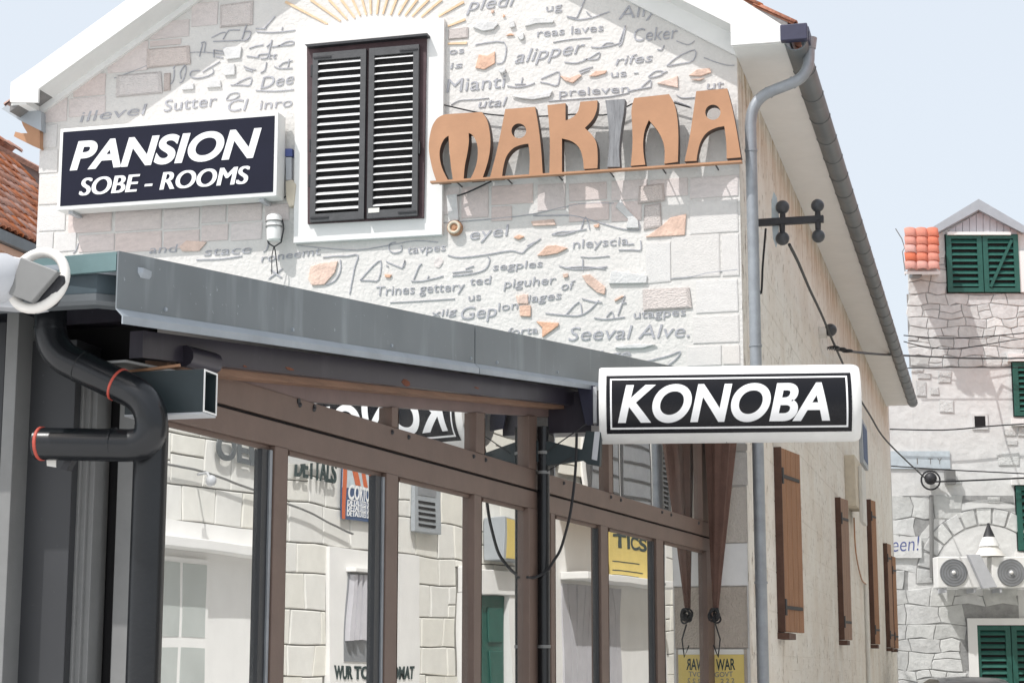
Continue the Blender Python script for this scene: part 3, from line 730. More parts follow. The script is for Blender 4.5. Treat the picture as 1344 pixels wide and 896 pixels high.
# filled relief pieces
def piece(name, pts, m, dep=0.022, soft=False):
    P = [(*FA.px(x, y), 1 if soft else 0) for x, y in pts]
    if soft: P2 = smooth_poly(P, 3)
    else: P2 = [(a, b) for a, b, c in P]
    MB().prism(FA, P2, 0.002, dep).build(name, m, house, bevel=0.006)
for pts in [[(292, 63), (318, 62), (316, 77), (298, 79)], [(294, 86), (309, 85), (309, 99), (295, 100)], [(240, 114), (255, 110), (255, 118), (239, 119)], [(272, 108), (290, 106), (291, 115), (272, 116)]]:
    piece('relief_square', pts, M_rel_white)
for pts in [[(689, 36), (695, 24), (715, 24), (728, 28), (726, 31), (705, 32)], [(621, 37), (630, 30), (645, 29), (655, 32), (648, 40), (635, 42)], [(672, 127), (690, 128), (716, 124), (726, 120), (722, 128), (700, 132), (683, 130)],
            [(808, 272), (815, 262), (822, 273), (838, 290), (839, 300), (822, 300), (825, 288)], [(799, 373), (803, 356), (822, 358), (850, 362), (849, 372)], [(806, 456), (825, 452), (862, 452), (845, 457), (815, 458)], [(679, 48), (688, 44), (688, 52), (684, 54)], [(668, 30), (675, 28), (677, 36), (670, 38)]]:
    piece('relief_stone', pts, M_rel_white, .025)
piece('relief_knob', [(657, 91), (662, 90), (665, 94), (661, 98), (656, 96)], M_rel_white, .05, True)
for pts in [[(629, 72), (640, 74), (650, 68), (650, 84), (636, 92), (624, 90)], [(735, 100), (748, 103), (760, 98), (764, 100), (752, 110), (742, 107)], [(773, 101), (782, 94), (797, 93), (795, 97), (782, 101)],
            [(862, 110), (890, 100), (890, 116)], [(904, 100), (915, 92), (932, 90), (934, 96), (920, 101)], [(906, 105), (926, 103), (918, 107)], [(847, 312), (870, 296), (880, 286), (901, 281), (899, 309)],
            [(697, 291), (727, 288), (730, 296), (700, 297)], [(705, 336), (718, 323), (730, 322), (746, 326), (732, 333), (715, 336)], [(674, 312), (682, 308), (689, 311), (681, 315)], [(764, 362), (774, 360), (795, 377), (794, 387), (784, 384), (770, 372)],
            [(739, 360), (746, 359), (746, 364), (740, 365)], [(806, 394), (816, 388), (820, 389), (808, 396)], [(704, 422), (734, 424), (733, 428), (712, 443), (712, 430)], [(682, 402), (688, 401), (697, 401), (697, 416), (683, 415)],
            [(677, 388), (693, 386), (694, 399), (680, 399)], [(405, 366), (408, 350), (420, 346), (444, 343), (440, 358), (426, 374), (410, 375)], [(236, 324), (245, 316), (272, 318), (262, 330), (240, 330)], [(505, 360), (515, 361), (512, 365), (506, 364)], [(645, 14), (649, 14), (648, 18), (645, 18)], [(661, 19), (664, 22), (660, 24)], [(664, 48), (670, 44), (676, 47)], [(779, 296), (787, 294), (786, 299), (781, 299)]]:
    piece('terracotta_piece', pts, M_terra, .018)
piece('relief_stain', [(572, 340), (578, 338), (582, 344), (576, 352), (570, 348)], M_rough, .006, True)
# orange sun rays over the window
rays = [((375, 3), (430, 32)), ((408, 0), (447, 28)), ((432, 0), (456, 26)), ((448, 0), (466, 24)), ((461, -4), (473, 21)), ((474, -6), (481, 20)), ((486, -8), (487, 19)), ((498, -8), (495, 19)), ((510, -6), (503, 19)), ((522, -4), (513, 20)),
        ((536, -2), (523, 20)), ((548, 0), (532, 21)), ((563, 0), (541, 22)), ((580, 0), (553, 23)), ((609, 3), (576, 22)), ((611, 26), (588, 35)), ((613, 57), (588, 58))]
for a, b_ in rays:
    pa = FA.px(*a); pb = FA.px(*b_); v = Vector(pb)-Vector(pa); nn = Vector((-v.y, v.x)).normalized()
    w0, w1 = 0.012, 0.008
    MB().prism(FA, [(pa[0]+nn.x*w0, pa[1]+nn.y*w0), (pb[0]+nn.x*w1, pb[1]+nn.y*w1), (pb[0]-nn.x*w1, pb[1]-nn.y*w1), (pa[0]-nn.x*w0, pa[1]-nn.y*w0)], 0.002, 0.012).build('sun_ray', M_orange, house)
fblock(588, 38, 614, 52, SMR, .012)
# ---------------------------------------------------------------- window with surround and louvred shutters
q = [FA.px(x, y, 0.06) for x, y in [(388, 38), (583, 24), (580, 308), (385, 319)]]
arch = [FA.px(x, y, 0.06) for x, y in [(388, 38), (455, 31), (470, 27), (490, 24), (510, 24), (525, 26), (583, 24), (580, 308), (385, 319)]]
MB().prism(FA, arch, 0.002, 0.06).build('window_surround', M_trim, house, bevel=0.006)
q = [FA.px(x, y, 0.08) for x, y in [(403, 60), (560, 46), (556, 286), (404, 294)]]
MB().prism(FA, q, 0.061, 0.085).build('window_frame', M_maroon, house)
q = [FA.px(x, y, 0.15) for x, y in [(400, 59), (561, 44), (561, 47), (404, 62)]]
MB().prism(FA, q, 0.062, 0.16).build('window_head', M_iron, house)
# unit slat: u along x, v down, w out
def slat_mesh(m, drop, out_, th):
    vs = [(-.5, 0, 0), (.5, 0, 0), (.5, -drop, out_), (-.5, -drop, out_), (-.5, -th, 0), (.5, -th, 0), (.5, -drop-th, out_), (-.5, -drop-th, out_)]
    me = bpy.data.meshes.new('slat'); me.from_pydata(vs, [], [(0, 3, 2, 1), (7, 4, 5, 6), (0, 1, 5, 4), (3, 7, 6, 2), (1, 2, 6, 5), (0, 4, 7, 3)]); me.materials.append(m)
    return me
SL = slat_mesh(M_slat, 0.030, 0.036, 0.007)
SL2 = slat_mesh(M_slat, 0.022, 0.034, 0.007)
def leaf(fr, parent, u0, u1, v0, v1, w0, th, st, rt_, n, me, m, tiltfun=lambda u: 0, name='shutter'):
    """louvred leaf: stiles, rails, then every slat as a sub-part"""
    b = MB()
    def quad(a0, a1, b0, b1, c0, c1):
        b.prism(fr, [(a0, b0+tiltfun(a0)), (a1, b0+tiltfun(a1)), (a1, b1+tiltfun(a1)), (a0, b1+tiltfun(a0))], c0, c1)
    quad(u0, u0+st, v0, v1, w0, w0+th); quad(u1-st, u1, v0, v1, w0, w0+th)
    quad(u0+st, u1-st, v0, v0+rt_, w0+.001, w0+th-.001); quad(u0+st, u1-st, v1-rt_, v1, w0+.001, w0+th-.001)
    sh = b.build(name, m, parent)
    bk = MB(); bk.prism(fr, [(u0+st, v0+rt_), (u1-st, v0+rt_), (u1-st, v1-rt_), (u0+st, v1-rt_)], w0-.004, w0-.001)
    bk.build('backing', M_dark, sh)  # near-black sheet in place of the shaded recess behind the slats
    H = v1-v0-2*rt_
    for i in range(n):
        v = v0+rt_+H*(i+1)/n - H/n*0.12
        M = Matrix.Translation(fr.P((u0+u1)/2, v, w0+.001)) @ fr.rot().to_4x4() @ Matrix.Diagonal((u1-u0-2*st, 1, 1, 1))
        inst('slat', me, sh, M)
    return sh
a = FA.px(409, 170, .12); b_ = FA.px(480, 170, .12); c = FA.px(484, 170, .12); d = FA.px(549, 170, .12)
t = FA.px(480, 62, .12)[1]; bt = FA.px(480, 287, .12)[1]
s1 = leaf(FA, house, a[0], b_[0]-.005, bt, t-.02, .09, .04, .055, .075, 20, SL, M_shut)
s2 = leaf(FA, house, c[0]-.005, d[0], bt, t-.02, .09, .04, .055, .075, 20, SL2, M_shut)
for sx, par in ((a[0]+.01, s1), (d[0]-.19, s2)):
    MB().box(FA, sx, sx+.18, t-.075, t-.06, .131, .139).build('strap_hinge', M_iron, par)
    MB().box(FA, sx, sx+.18, bt+.03, bt+.045, .131, .139).build('strap_hinge', M_iron, par)
for x_, v_ in ((a[0]-.02, .35), (a[0]-.02, .7), (a[0]-.02, 1.45), (d[0]+.005, .6)):
    MB().box(FA, x_, x_+.014, bt+v_, bt+v_+.12, .09, .125).build('hinge', M_iron, house)
p = FA.px(483, 278, .14); MB().box(FA, p[0], p[0]+.11, p[1]-.01, p[1]+.035, .131, .134).build('paper_sticker', M_sill, s2)
# ---------------------------------------------------------------- lower corner of the front wall next to the glass
SC1 = stone_meshes('stone_block', M_corner, 3, 0.004, 0.01, 71); SC2 = stone_meshes('stone_block', M_corner2, 3, 0.004, 0.01, 72); SC3 = stone_meshes('stone_block', M_trim, 2, 0.002, 0.005, 73)
for r, L_ in [((938, 583, 981, 592), SC2), ((938, 593.5, 981, 637), SC2), ((938, 638.5, 981, 712), SC2), ((938, 769, 981, 850), SC1)]:
    fblock(*r, L=L_, dep=.01)
fblock(938, 713, 981, 768, SC3, .012)
fblock(938, 851, 981, 905, SC1, .01)
# ---------------------------------------------------------------- blocks of the side wall, faint in the shade
SMS = []
for me in stone_meshes('wall_block', M_side, 5, 0.01, 0.02, 31): SMS.append(me)
rr = random.Random(5); cnt = 0
for (u0, u1, v0, v1) in masonry(16.8, 31.5, 1.0, 6.9, .3, .42, .6, 1.0, rr):
    if cnt > 290: break
    lay(house, SMS, SI, u0, u1, v0, v1, 0.001, 0.003, 0.007, 'wall_block', rr); cnt += 1
# side shutters, folded almost flat
def side_leaf(y0, ln, z0, z1, ang):
    o = SI.P(y0, 0, 0.03)
    f = Frame(o, (math.sin(ang), math.cos(ang), 0), Z, (math.cos(ang), -math.sin(ang), 0))
    b = MB()
    k = 4
    for i in range(k):
        b.box(f, ln*i/k+.004, ln*(i+1)/k-.002, z0, z1, 0.0, 0.045)
    o = b.build('plank_shutter', M_brownwood, house, bevel=.004)
    MB().box(f, -.012, .004, z0-.004, z1+.004, -.03, .052).build('shutter_edge', M_brownwood2, o)
    for z_ in (z0+.22, z1-.3):
        MB().box(f, 0.01, ln*.9, z_, z_+.035, .046, .056).build('strap_hinge', M_iron, o)
        MB().box(f, 0.0, .05, z_-.06, z_+.1, .046, .062).build('strap_hinge', M_iron, o)
    MB().box(SI, y0-.05, y0+ln*.8, z0-.07, z0-.01, .0, .12).build('shutter_stop', M_brownwood2, o)
A1 = math.radians(9.6)
side_leaf(18.65, .72, 1.98, 3.80, A1)
side_leaf(26.0, .48, 2.02, 3.95, math.radians(9))
side_leaf(32.6, .40, 2.05, 4.5, math.radians(9))
side_leaf(37.2, .42, 2.05, 4.05, math.radians(8))
side_leaf(38.9, .40, 2.05, 3.9, math.radians(8))
# ================================================================== PANSION SIGN
FP = Frame((0, 16.24, 0), (1, 0, 0), Z, (0, -1, 0))
c0 = [FP.px(x, y) for x, y in [(77, 168), (364, 149), (364, 259), (77, 274)]]
x0, x1 = (c0[0][0]+c0[3][0])/2, (c0[1][0]+c0[2][0])/2
z1, z0 = (c0[0][1]+c0[1][1])/2, (c0[2][1]+c0[3][1])/2
ps = thing('wall_sign', 'navy box sign with white italic lettering and white frame left of the shuttered window', 'sign', (x0, 16.24, z0))
MB().box(FP, x0, x1, z0, z1, -0.20, 0.0).build('sign_box', M_signw, ps, bevel=.006)
MB().box(FP, x0+.035, x1-.035, z0+.04, z1-.035, 0.001, 0.004).build('sign_face', M_navy, ps)
for x_ in (x0+.1, x1-.2): MB().box(FP, x_, x_+.05, z0-.03, z0-.001, -0.24, -.05).build('bracket', M_lgrey, ps)
def sgn(s, x0, y0, x1, y1, h, off=.012, sh=.2, w0=.0045, fr=FP, mm=M_print, par=ps, bold=None, sp=1.0):
    text_on(fr, s, fr.px(x0, y0), fr.px(x1, y1), h, w0, w0+.004, mm, par, 'letter', shear=sh, offset=off, spacing=sp, bold=bold)
sgn('PANSION', 92, 222.5, 343, 205, .285, .036, .24, sp=1.0)
sgn('SOBE - ROOMS', 105, 257, 327, 241, .185, .0, .2, sp=1.0, bold=.009)
# ================================================================== MAKINA LETTERS
ORG = lambda x, y: (560+x/3.2, 110+y/3.2)
mk = thing('letter_sign', 'big copper brown letters and one grey letter on a thin rail across the gable', 'sign', (-3.6, 16.3, 6.2))
LET = {
 'M': ([(42, 413, 0), (22, 350, 1), (9, 270, 1), (18, 195, 1), (40, 150, 1), (70, 131, 1), (100, 127, 0), (232, 119, 0), (253, 152, 1), (265, 205, 1), (267, 265, 1), (256, 330, 1), (233, 400, 0), (180, 404, 0), (198, 370, 1), (212, 322, 1), (214, 270, 1), (205, 236, 1), (190, 214, 1), (176, 207, 0),
        (177, 245, 1), (170, 295, 1), (160, 345, 1), (155, 402, 0), (110, 405, 0), (101, 340, 1), (95, 275, 1), (92, 218, 0), (74, 232, 1), (59, 262, 1), (54, 300, 1), (64, 352, 1), (92, 410, 0)], None, 0),
 'A1': ([(265, 396, 0), (290, 300, 1), (310, 210, 1), (330, 107, 0), (455, 97, 0), (468, 170, 1), (480, 270, 1), (487, 377, 0), (430, 383, 0), (433, 310, 1), (427, 252, 0), (395, 257, 1), (362, 272, 1), (335, 305, 1), (322, 350, 1), (316, 393, 0)], (387, 198, 31), 0),
 'K': ([(515, 377, 0), (517, 230, 1), (507, 90, 0), (583, 82, 0), (583, 155, 0), (612, 142, 1), (636, 115, 1), (645, 76, 0), (717, 70, 0), (714, 110, 1), (697, 150, 1), (664, 186, 0), (694, 215, 1), (713, 250, 1), (718, 300, 1), (717, 355, 0), (660, 358, 0), (655, 312, 1), (641, 270, 1), (610, 242, 1), (568, 230, 0), (568, 378, 0)], None, 0),
 'I': ([(750, 70, 0), (832, 64, 0), (828, 120, 1), (815, 200, 1), (808, 280, 1), (812, 349, 0), (757, 349, 0), (766, 270, 1), (765, 190, 1), (757, 120, 1)], None, 1),
 'N': ([(857, 345, 0), (864, 260, 1), (863, 180, 1), (860, 110, 1), (872, 60, 0), (1018, 44, 0), (1040, 85, 1), (1052, 140, 1), (1057, 220, 1), (1055, 328, 0), (998, 336, 0), (998, 265, 1), (975, 205, 1), (933, 153, 0), (916, 195, 1), (909, 245, 1), (911, 295, 1), (918, 340, 0)], None, 0),
 'A2': ([(1083, 326, 0), (1105, 220, 1), (1120, 120, 1), (1132, 32, 0), (1262, 20, 0), (1285, 110, 1), (1304, 210, 1), (1320, 309, 0), (1260, 314, 0), (1258, 245, 1), (1250, 178, 0), (1212, 186, 1), (1175, 207, 1), (1150, 245, 1), (1138, 290, 1), (1133, 324, 0)], (1202, 120, 32), 0)}
WF = 0.23
for k, (P, hole, grey) in LET.items():
    pl = smooth_poly([(*FA.px(*ORG(x, y), WF), s) for x, y, s in P], 4)
    polys = [pl]
    if hole:
        hc = [FA.px(*ORG(hole[0]+hole[2]*math.cos(2*math.pi*i/24), hole[1]+hole[2]*math.sin(2*math.pi*i/24)), WF) for i in range(24)]
        polys.append(hc)
    vs, fs = shape_geo(polys, 0.5)
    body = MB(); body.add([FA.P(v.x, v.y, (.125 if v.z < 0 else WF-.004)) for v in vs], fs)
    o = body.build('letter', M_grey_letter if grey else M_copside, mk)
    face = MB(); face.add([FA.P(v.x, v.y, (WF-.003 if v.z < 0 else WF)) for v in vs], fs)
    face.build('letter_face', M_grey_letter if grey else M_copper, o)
ra = FA.px(566, 239, .2); rb = FA.px(974, 210, .2)
MB().box(FA, ra[0], rb[0], (ra[1]+rb[1])/2-.022, (ra[1]+rb[1])/2-.004, 0.17, 0.235).build('rail', M_copper, mk)
for i in range(6):
    u = ra[0]+(rb[0]-ra[0])*(i+.5)/6
    MB().tube([FA.P(u, (ra[1]+rb[1])/2-.017, .0), FA.P(u, (ra[1]+rb[1])/2-.017, .18)], .007, 6).build('rail_rod', M_iron, mk)
def cable(name, label, pts, r, m=M_cable, cat='cable', group=None, smooth=True):
    P = [Vector(p) for p in pts]; out = []
    for i in range(len(P)-1):
        p0 = P[max(i-1, 0)]; p1 = P[i]; p2 = P[i+1]; p3 = P[min(i+2, len(P)-1)]
        for j in range(5):
            t = j/5; out.append(0.5*((2*p1)+(-p0+p2)*t+(2*p0-5*p1+4*p2-p3)*t*t+(-p0+3*p1-3*p2+p3)*t**3))
    out.append(P[-1])
    o = MB().tube(out, r, 6).build(name, m, None, smooth=True, origin=tuple(P[0]))
    tag(o, label, cat, group); return o
fpt = lambda x, y, d=.02: FA.P(*FA.px(x, y, d), d)
cable('thin_cable', 'thin dark cable sagging behind the tops of the copper letters', [fpt(583, 138, .06), fpt(640, 150, .06), fpt(700, 153, .06), fpt(760, 150, .06), fpt(800, 150, .06), fpt(850, 130, .06), (fpt(905, 141, .06))], .007)
cable('thin_cable', 'short dark cable rising from the round wall socket to the letter rail', [fpt(600, 257, .06), fpt(615, 252, .06), fpt(645, 238, .1)], .008)
cable('thin_cable', 'thin cable looping out from below the navy box sign to the window', [fpt(310, 262, .06), fpt(335, 264, .06), fpt(360, 263, .06), fpt(380, 255, .06), fpt(385, 240, .06)], .007)
# ---- small wall fittings
# white wall lamp
lp = thing('wall_lamp', 'small white cylindrical lamp with wire guard on the wall below the navy sign', 'lamp', tuple(fpt(360, 318, 0)))
P0 = fpt(360, 281, .12); P1 = fpt(360, 316, .12)
MB().tube([P0, P0-Vector((0, 0, .02)), P0-Vector((0, 0, .03)), P1+Vector((0, 0, .01)), P1], [.045, .07, .075, .072, .06], 16).build('lamp_body', M_signw, lp, smooth=True)
for zz in (.07, .12): MB().tube([P0-Vector((0, 0, zz)), P0-Vector((0, 0, zz+.012))], .082, 16).build('guard_ring', M_grey, lp, smooth=True)
MB().tube([P0+Vector((.085, 0, -.06)), P0+Vector((.10, 0, -.15)), P1+Vector((.07, 0, -.02)), P1+Vector((0, 0, -.06)), P1+Vector((-.06, 0, -.02)), P1+Vector((-.07, 0, .02))], .008, 6).build('guard_wire', M_iron, lp, smooth=True)
MB().box(FA, *sorted((FA.px(364, 0)[0], FA.px(373, 0)[0])), P0.z-.16, P0.z-.03, .003, .13).build('wall_bracket', M_lgrey, lp)
cable('thin_cable', 'pair of thin wires hanging from the white wall lamp', [P1+Vector((0, 0, -.05)), P1+Vector((.02, 0, -.15)), P1+Vector((.03, .03, -.32))], .006)
cable('thin_cable', 'second thin wire hanging from the white wall lamp, slightly to its left', [P1+Vector((0, 0, -.05)), P1+Vector((-.02, 0, -.15)), P1+Vector((-.03, .03, -.32))], .005)
jb = thing('junction_box', 'beige plastic junction box between the navy sign and the window surround', 'box', tuple(fpt(381, 272, 0)))
q = [FA.px(x, y, .06) for x, y in [(375, 238), (384, 236), (389, 243), (386, 270), (380, 272), (376, 262)]]
MB().prism(FA, q, .003, .07).build('box_body', M_creamp, jb, bevel=.006)
q = [FA.px(x, y, .06) for x, y in [(374, 206), (382, 206), (382, 236), (375, 236)]]
MB().prism(FA, q, .003, .05).build('terminal', M_lgrey, jb)
q = [FA.px(x, y, .06) for x, y in [(374, 195), (383, 195), (383, 205), (374, 205)]]
MB().prism(FA, q, .003, .055).build('blue_terminal', M_blueink, jb)
sk = thing('wall_socket', 'round copper ringed socket below the white cable cover beside the window', 'socket', tuple(fpt(597, 300, 0)))
c = fpt(598, 300, .0)
def ring(c, axis, R, r, n=20, k=8):
    axis = Vector(axis).normalized(); a = axis.orthogonal().normalized(); b = axis.cross(a)
    return [c+(a*math.cos(2*math.pi*i/n)+b*math.sin(2*math.pi*i/n))*R for i in range(n+1)]
MB().tube([c+Vector((0, -.003, 0)), c+Vector((0, -.05, 0))], [.075, .07], 18).build('socket_body', M_copper, sk, smooth=True)
MB().tube(ring(c+Vector((0, -.055, 0)), (0, 1, 0), .05, .01), .014, 8, False).build('socket_ring', M_creamp, sk, smooth=True)
MB().tube([c+Vector((0, -.051, 0)), c+Vector((0, -.058, 0))], .02, 10).build('socket_pin', M_copper, sk, smooth=True)
q = [FA.px(x, y) for x, y in [(587, 257), (601, 255), (603, 290), (590, 292)]]
MB().prism(FA, q, .003, .035).build('cable_cover', M_rel_white, sk, bevel=.006)
# ================================================================== GLASS EXTENSION
ex = thing('glass_extension', 'brown framed glass front with a sloping grey metal roof edge, built against the gable house', 'extension', tuple(GL.P(-5, 0, 0)))
S_ = lambda x: GL.px(x, 600)[0]      # horizontal run along the glass for a picture column
ZR1, ZR0 = 2.885, 2.76               # transom rail
ZH0 = 2.63                           # underside of door heads
zb = lambda s: 2.90+0.1065*(s+7.95)  # underside of the sloping beam above the transoms
sNear = -9.50
W0, W1 = -0.035, 0.035
# header: solid panel above the rail where the roof is low
sA = S_(392); sB = S_(284)
MB().prism(GL, [(sNear, ZR1+.001), (sA, ZR1+.001), (sA+.01, zb(sA)), (-0.02, zb(-0.02)), (-.02, zb(-.02)+.09), (sNear, zb(sNear)+.13)] if False else [(sNear, ZR1+.001), (sA, ZR1+.001), (sA, zb(sA)+.15), (sNear, zb(sA)+.15-.1065*(sA-sNear))], -.03, .028).build('header_panel', M_mauve, ex)
MB().prism(GL, [(sA+.001, zb(sA)), (-.01, zb(0)), (-.01, zb(0)+.15), (sA+.001, zb(sA)+.15)], -.03, .028).build('header_beam', M_mauve, ex)
MB().box(GL, sNear, -.005, ZR0, ZR1, W0, W1).build('transom_rail', M_brown, ex, bevel=.003)
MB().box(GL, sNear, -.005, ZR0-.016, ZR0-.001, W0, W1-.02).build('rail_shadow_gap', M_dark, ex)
MB().box(GL, sNear, -.005, ZH0, ZR0-.017, W0, W1+.004).build('door_head', M_brown, ex, bevel=.003)
MB().box(GL, sNear, -.005, 0.0, .14, W0, W1+.004).build('bottom_rail', M_brown, ex, bevel=.003)
# lower mullions: (left px, right px)
mull = [(361, 378), (508, 523), (623, 632), (694, 705), (723, 728), (788, 797), (860, 869), (925, 935)]
Sm = lambda x: GL.px(x, 600, W1+.008)[0]
for a, b_ in mull:
    s0, s1 = Sm(a), Sm(b_)
    MB().box(GL, s0, min(s1, -.004), .141, ZH0-.001, W0-.05, W1+.008).build('mullion', M_brown, ex, bevel=.003)
for a, b_ in [(514, 522), (625, 636), (694, 705), (799, 804), (921, 935)]:
    s0, s1 = Sm(a), min(Sm(b_), -.004)
    MB().prism(GL, [(s0, ZR1+.001), (s1, ZR1+.001), (s1, zb(s1)-.001), (s0, zb(s0)-.001)], W0-.02, W1+.008).build('mullion', M_brown, ex, bevel=.003)
# sashes: dark stile on the far edge with a bright edge strip, and the pane
panes = [(205, 352, 1), (377, 500, 1), (523, 619, 0), (632, 690, 0), (728, 785, 1), (797, 857, 1), (869, 920, 0)]
for a, b_, sl_ in panes:
    s0, s1 = S_(a)+.001, S_(b_)-.001
    e = s1
    sash = MB().box(GL, s0, s1, ZH0-.022, ZH0-.001, -.02, .012).build('sash_rail', M_brown, ex)
    MB().box(GL, s0, s1, .142, .19, -.02, .02).build('sash_rail', M_panel, ex)
    if sl_:
        wd = (s1-s0)*.105
        st = MB().box(GL, s1-wd, s1, .191, ZH0-.023, -.028, .024).build('sash_stile', M_panel, ex)
        MB().box(GL, s1-.045, s1-.02, .191, ZH0-.023, .025, .034).build('bright_edge', M_pipe, st)
        e = s1-wd
    else:
        MB().box(GL, s1-.03, s1, .191, ZH0-.023, -.02, .02).build('sash_stile', M_panel, ex); e = s1-.03
    MB().box(GL, s0, e, .191, ZH0-.023, -.004, .004).build('glass_pane', M_glass, ex)
tp = [(395, 513), (522, 622), (636, 690), (728, 797), (804, 916)]
for a, b_ in tp:
    s0, s1 = S_(a)+.001, S_(b_)-.001
    MB().prism(GL, [(s0, ZR1+.001), (s1, ZR1+.001), (s1, zb(s1)-.001), (s0, zb(s0)-.001)], -.004, .004).build('glass_pane', M_glass, ex)
    MB().prism(GL, [(s1-.03, ZR1+.001), (s1, ZR1+.001), (s1, zb(s1)-.002), (s1-.03, zb(s1-.03)-.002)], .0045, .014).build('sash_stile', M_panel, ex)
for x_ in (383, 402, 506, 528, 614, 630, 733, 795, 808, 862, 874, 910):
    c = GL.P(S_(x_), ZR1-.03, W1)
    MB().ball(c, .014, 8).build('bolt', M_iron, ex, smooth=True)
for x_, y_ in ((383, 527), (404, 535)):
    a = GL.px(x_, y_); MB().tube([GL.P(*a, .02), GL.P(*a, .04)], .016, 8).build('bolt', M_iron, ex, smooth=True)
# roof slab in the sloping frame
zf = lambda s: 3.50+0.0985*(s+6.65)    # top edge of the fascia sheet
S_END = -.01; sF = -10.28
sG = sF+.55
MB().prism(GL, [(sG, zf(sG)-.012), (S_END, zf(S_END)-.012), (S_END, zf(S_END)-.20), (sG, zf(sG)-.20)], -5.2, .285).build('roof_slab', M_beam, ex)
MB().prism(GL, [(sF+.0, zf(sF)-.008), (S_END, zf(S_END)-.008), (S_END, zf(S_END)+.002), (sF, zf(sF)+.002)], -5.25, .298).build('roof_sheet', M_teal, ex)
MB().prism(Frame(GL.P(sF, 0, 0), GL.w, Z, -GL.u), [(-5.2, zf(sF)-.0085), (.297, zf(sF)-.0085), (.297, zf(sF)-.07), (-5.2, zf(sF)-.07)], -.02, .001).build('roof_front_edge', M_teal, ex)
sj = [sF, S_(622)-1.05, S_(622)-1.05+3.6, S_END]
sj = [sF, GL.px(622, 455, .3)[0], GL.px(622, 455, .3)[0]+3.9, S_END]
for i in range(3):
    a, b_ = sj[i]+(.007 if i else 0), sj[i+1]-.007
    f = MB().prism(GL, [(a, zf(a)-.215), (b_, zf(b_)-.215), (b_, zf(b_)+.004), (a, zf(a)+.004)], .300, .306).build('fascia_sheet', M_fascia, ex)
    MB().add([GL.P(a, zf(a)-.2155, .306), GL.P(b_, zf(b_)-.2155, .306), GL.P(b_, zf(b_)-.245, .335), GL.P(a, zf(a)-.245, .335), GL.P(b_, zf(b_)-.275, .335), GL.P(a, zf(a)-.275, .335),
              GL.P(a, zf(a)-.2155, .300), GL.P(b_, zf(b_)-.2155, .300), GL.P(b_, zf(b_)-.245, .329), GL.P(a, zf(a)-.245, .329), GL.P(b_, zf(b_)-.275, .329), GL.P(a, zf(a)-.275, .329)],
             [(0, 1, 2, 3), (3, 2, 4, 5), (6, 9, 8, 7), (9, 11, 10, 8), (5, 4, 10, 11), (0, 3, 9, 6), (3, 5, 11, 9), (1, 7, 8, 2), (2, 8, 10, 4), (0, 6, 7, 1)]).build('fascia_lip', M_lip, f)
    n_ = int((b_-a)/1.1)
    for k in range(n_+1):
        s = a+.35+k*1.1
        if s > b_: break
        MB().ball(GL.P(s, zf(s)-.19, .307), .010, 6).build('screw', M_lip, f)
# dark edge beam below the fascia
sC = GL.px(188, 440, .2)[0]
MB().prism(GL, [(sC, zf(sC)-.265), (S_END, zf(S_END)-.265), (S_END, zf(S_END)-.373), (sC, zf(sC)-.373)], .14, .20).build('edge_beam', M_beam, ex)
MB().prism(GL, [(sC+.3, zf(sC+.3)-.34), (S_END, zf(S_END)-.34), (S_END, zf(S_END)-.385), (sC+.3, zf(sC+.3)-.405)], .032, .135).build('wooden_soffit', M_woodsof, ex)
MB().prism(GL, [(sC-.12, zf(sC)-.40), (sC+.42, zf(sC)-.376), (sC+.42, zf(sC)-.388), (sC-.12, zf(sC)-.41)], -.05, .20).build('beam_plate', M_grey, ex)
for px_, wd_, ht_, up_ in [(373, .10, .016, .345), (526, .13, .045, .345), (622, .09, .012, .33), (318, .04, .01, .36)]:
    s = GL.px(px_, 490, .2)[0]; z_ = zf(s)-up_
    pg = [(s+wd_/2+wd_/2*math.cos(k*.7)*rnd.uniform(.6, 1), z_+ht_/2*math.sin(k*.7)*rnd.uniform(.6, 1)) for k in range(9)]
    MB().prism(GL, pg, .2005, .2025).build('rust_patch', M_rust, ex)
a = GL.px(240, 467, .2); b_ = GL.px(279, 477, .2)
MB().tube([GL.P(a[0], a[1], .205), GL.P(b_[0], b_[1], .205)], .045, 12).build('beam_hook', M_beam, ex, smooth=True)
# walls of the room behind and floor (dark inside)
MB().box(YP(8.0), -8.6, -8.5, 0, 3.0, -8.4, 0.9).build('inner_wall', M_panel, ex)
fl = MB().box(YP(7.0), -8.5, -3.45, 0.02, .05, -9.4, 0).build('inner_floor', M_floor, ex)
# ---- near end: cladding, posts, gutter
near = YP(6.98)
NF = Frame((0, 6.98, 0), (1, 0, 0), Z, (0, -1, 0))
def npx(fr, x0, x1, w0, w1, z0, z1, name, m, bev=.003, d=0):
    a = fr.px(x0, 650, d)[0]; b = fr.px(x1, 650, d)[0]
    return MB().box(fr, a, b, z0, z1, w0, w1).build(name, m, ex, bevel=bev)
npx(NF, -260, -2, 0, .30, 0, 2.99, 'cladding_panel', M_panel, d=.3)
npx(NF, -2, 14, 0, .34, 0, 3.02, 'pale_jamb', M_grey, d=.34)
npx(NF, 15, 93, 0, .22, 0, 2.92, 'cladding_panel', M_panel, d=.22)
npx(NF, 95, 104, 0, .17, 0, 2.86, 'trim_strip', M_grey, d=.17)
npx(NF, 106, 113, 0, .15, 0, 2.86, 'trim_strip', M_grey, d=.15)
npx(NF, 115, 123, 0, .13, 0, 2.85, 'trim_strip', M_grey, d=.13)
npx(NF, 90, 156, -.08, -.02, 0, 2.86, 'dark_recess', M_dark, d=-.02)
npx(NF, 153, 178, 0, .06, 0, 2.74, 'post', M_grey, d=.06)
npx(NF, 179, 206, -.06, .0, 0, 2.74, 'post', M_dark, d=0)
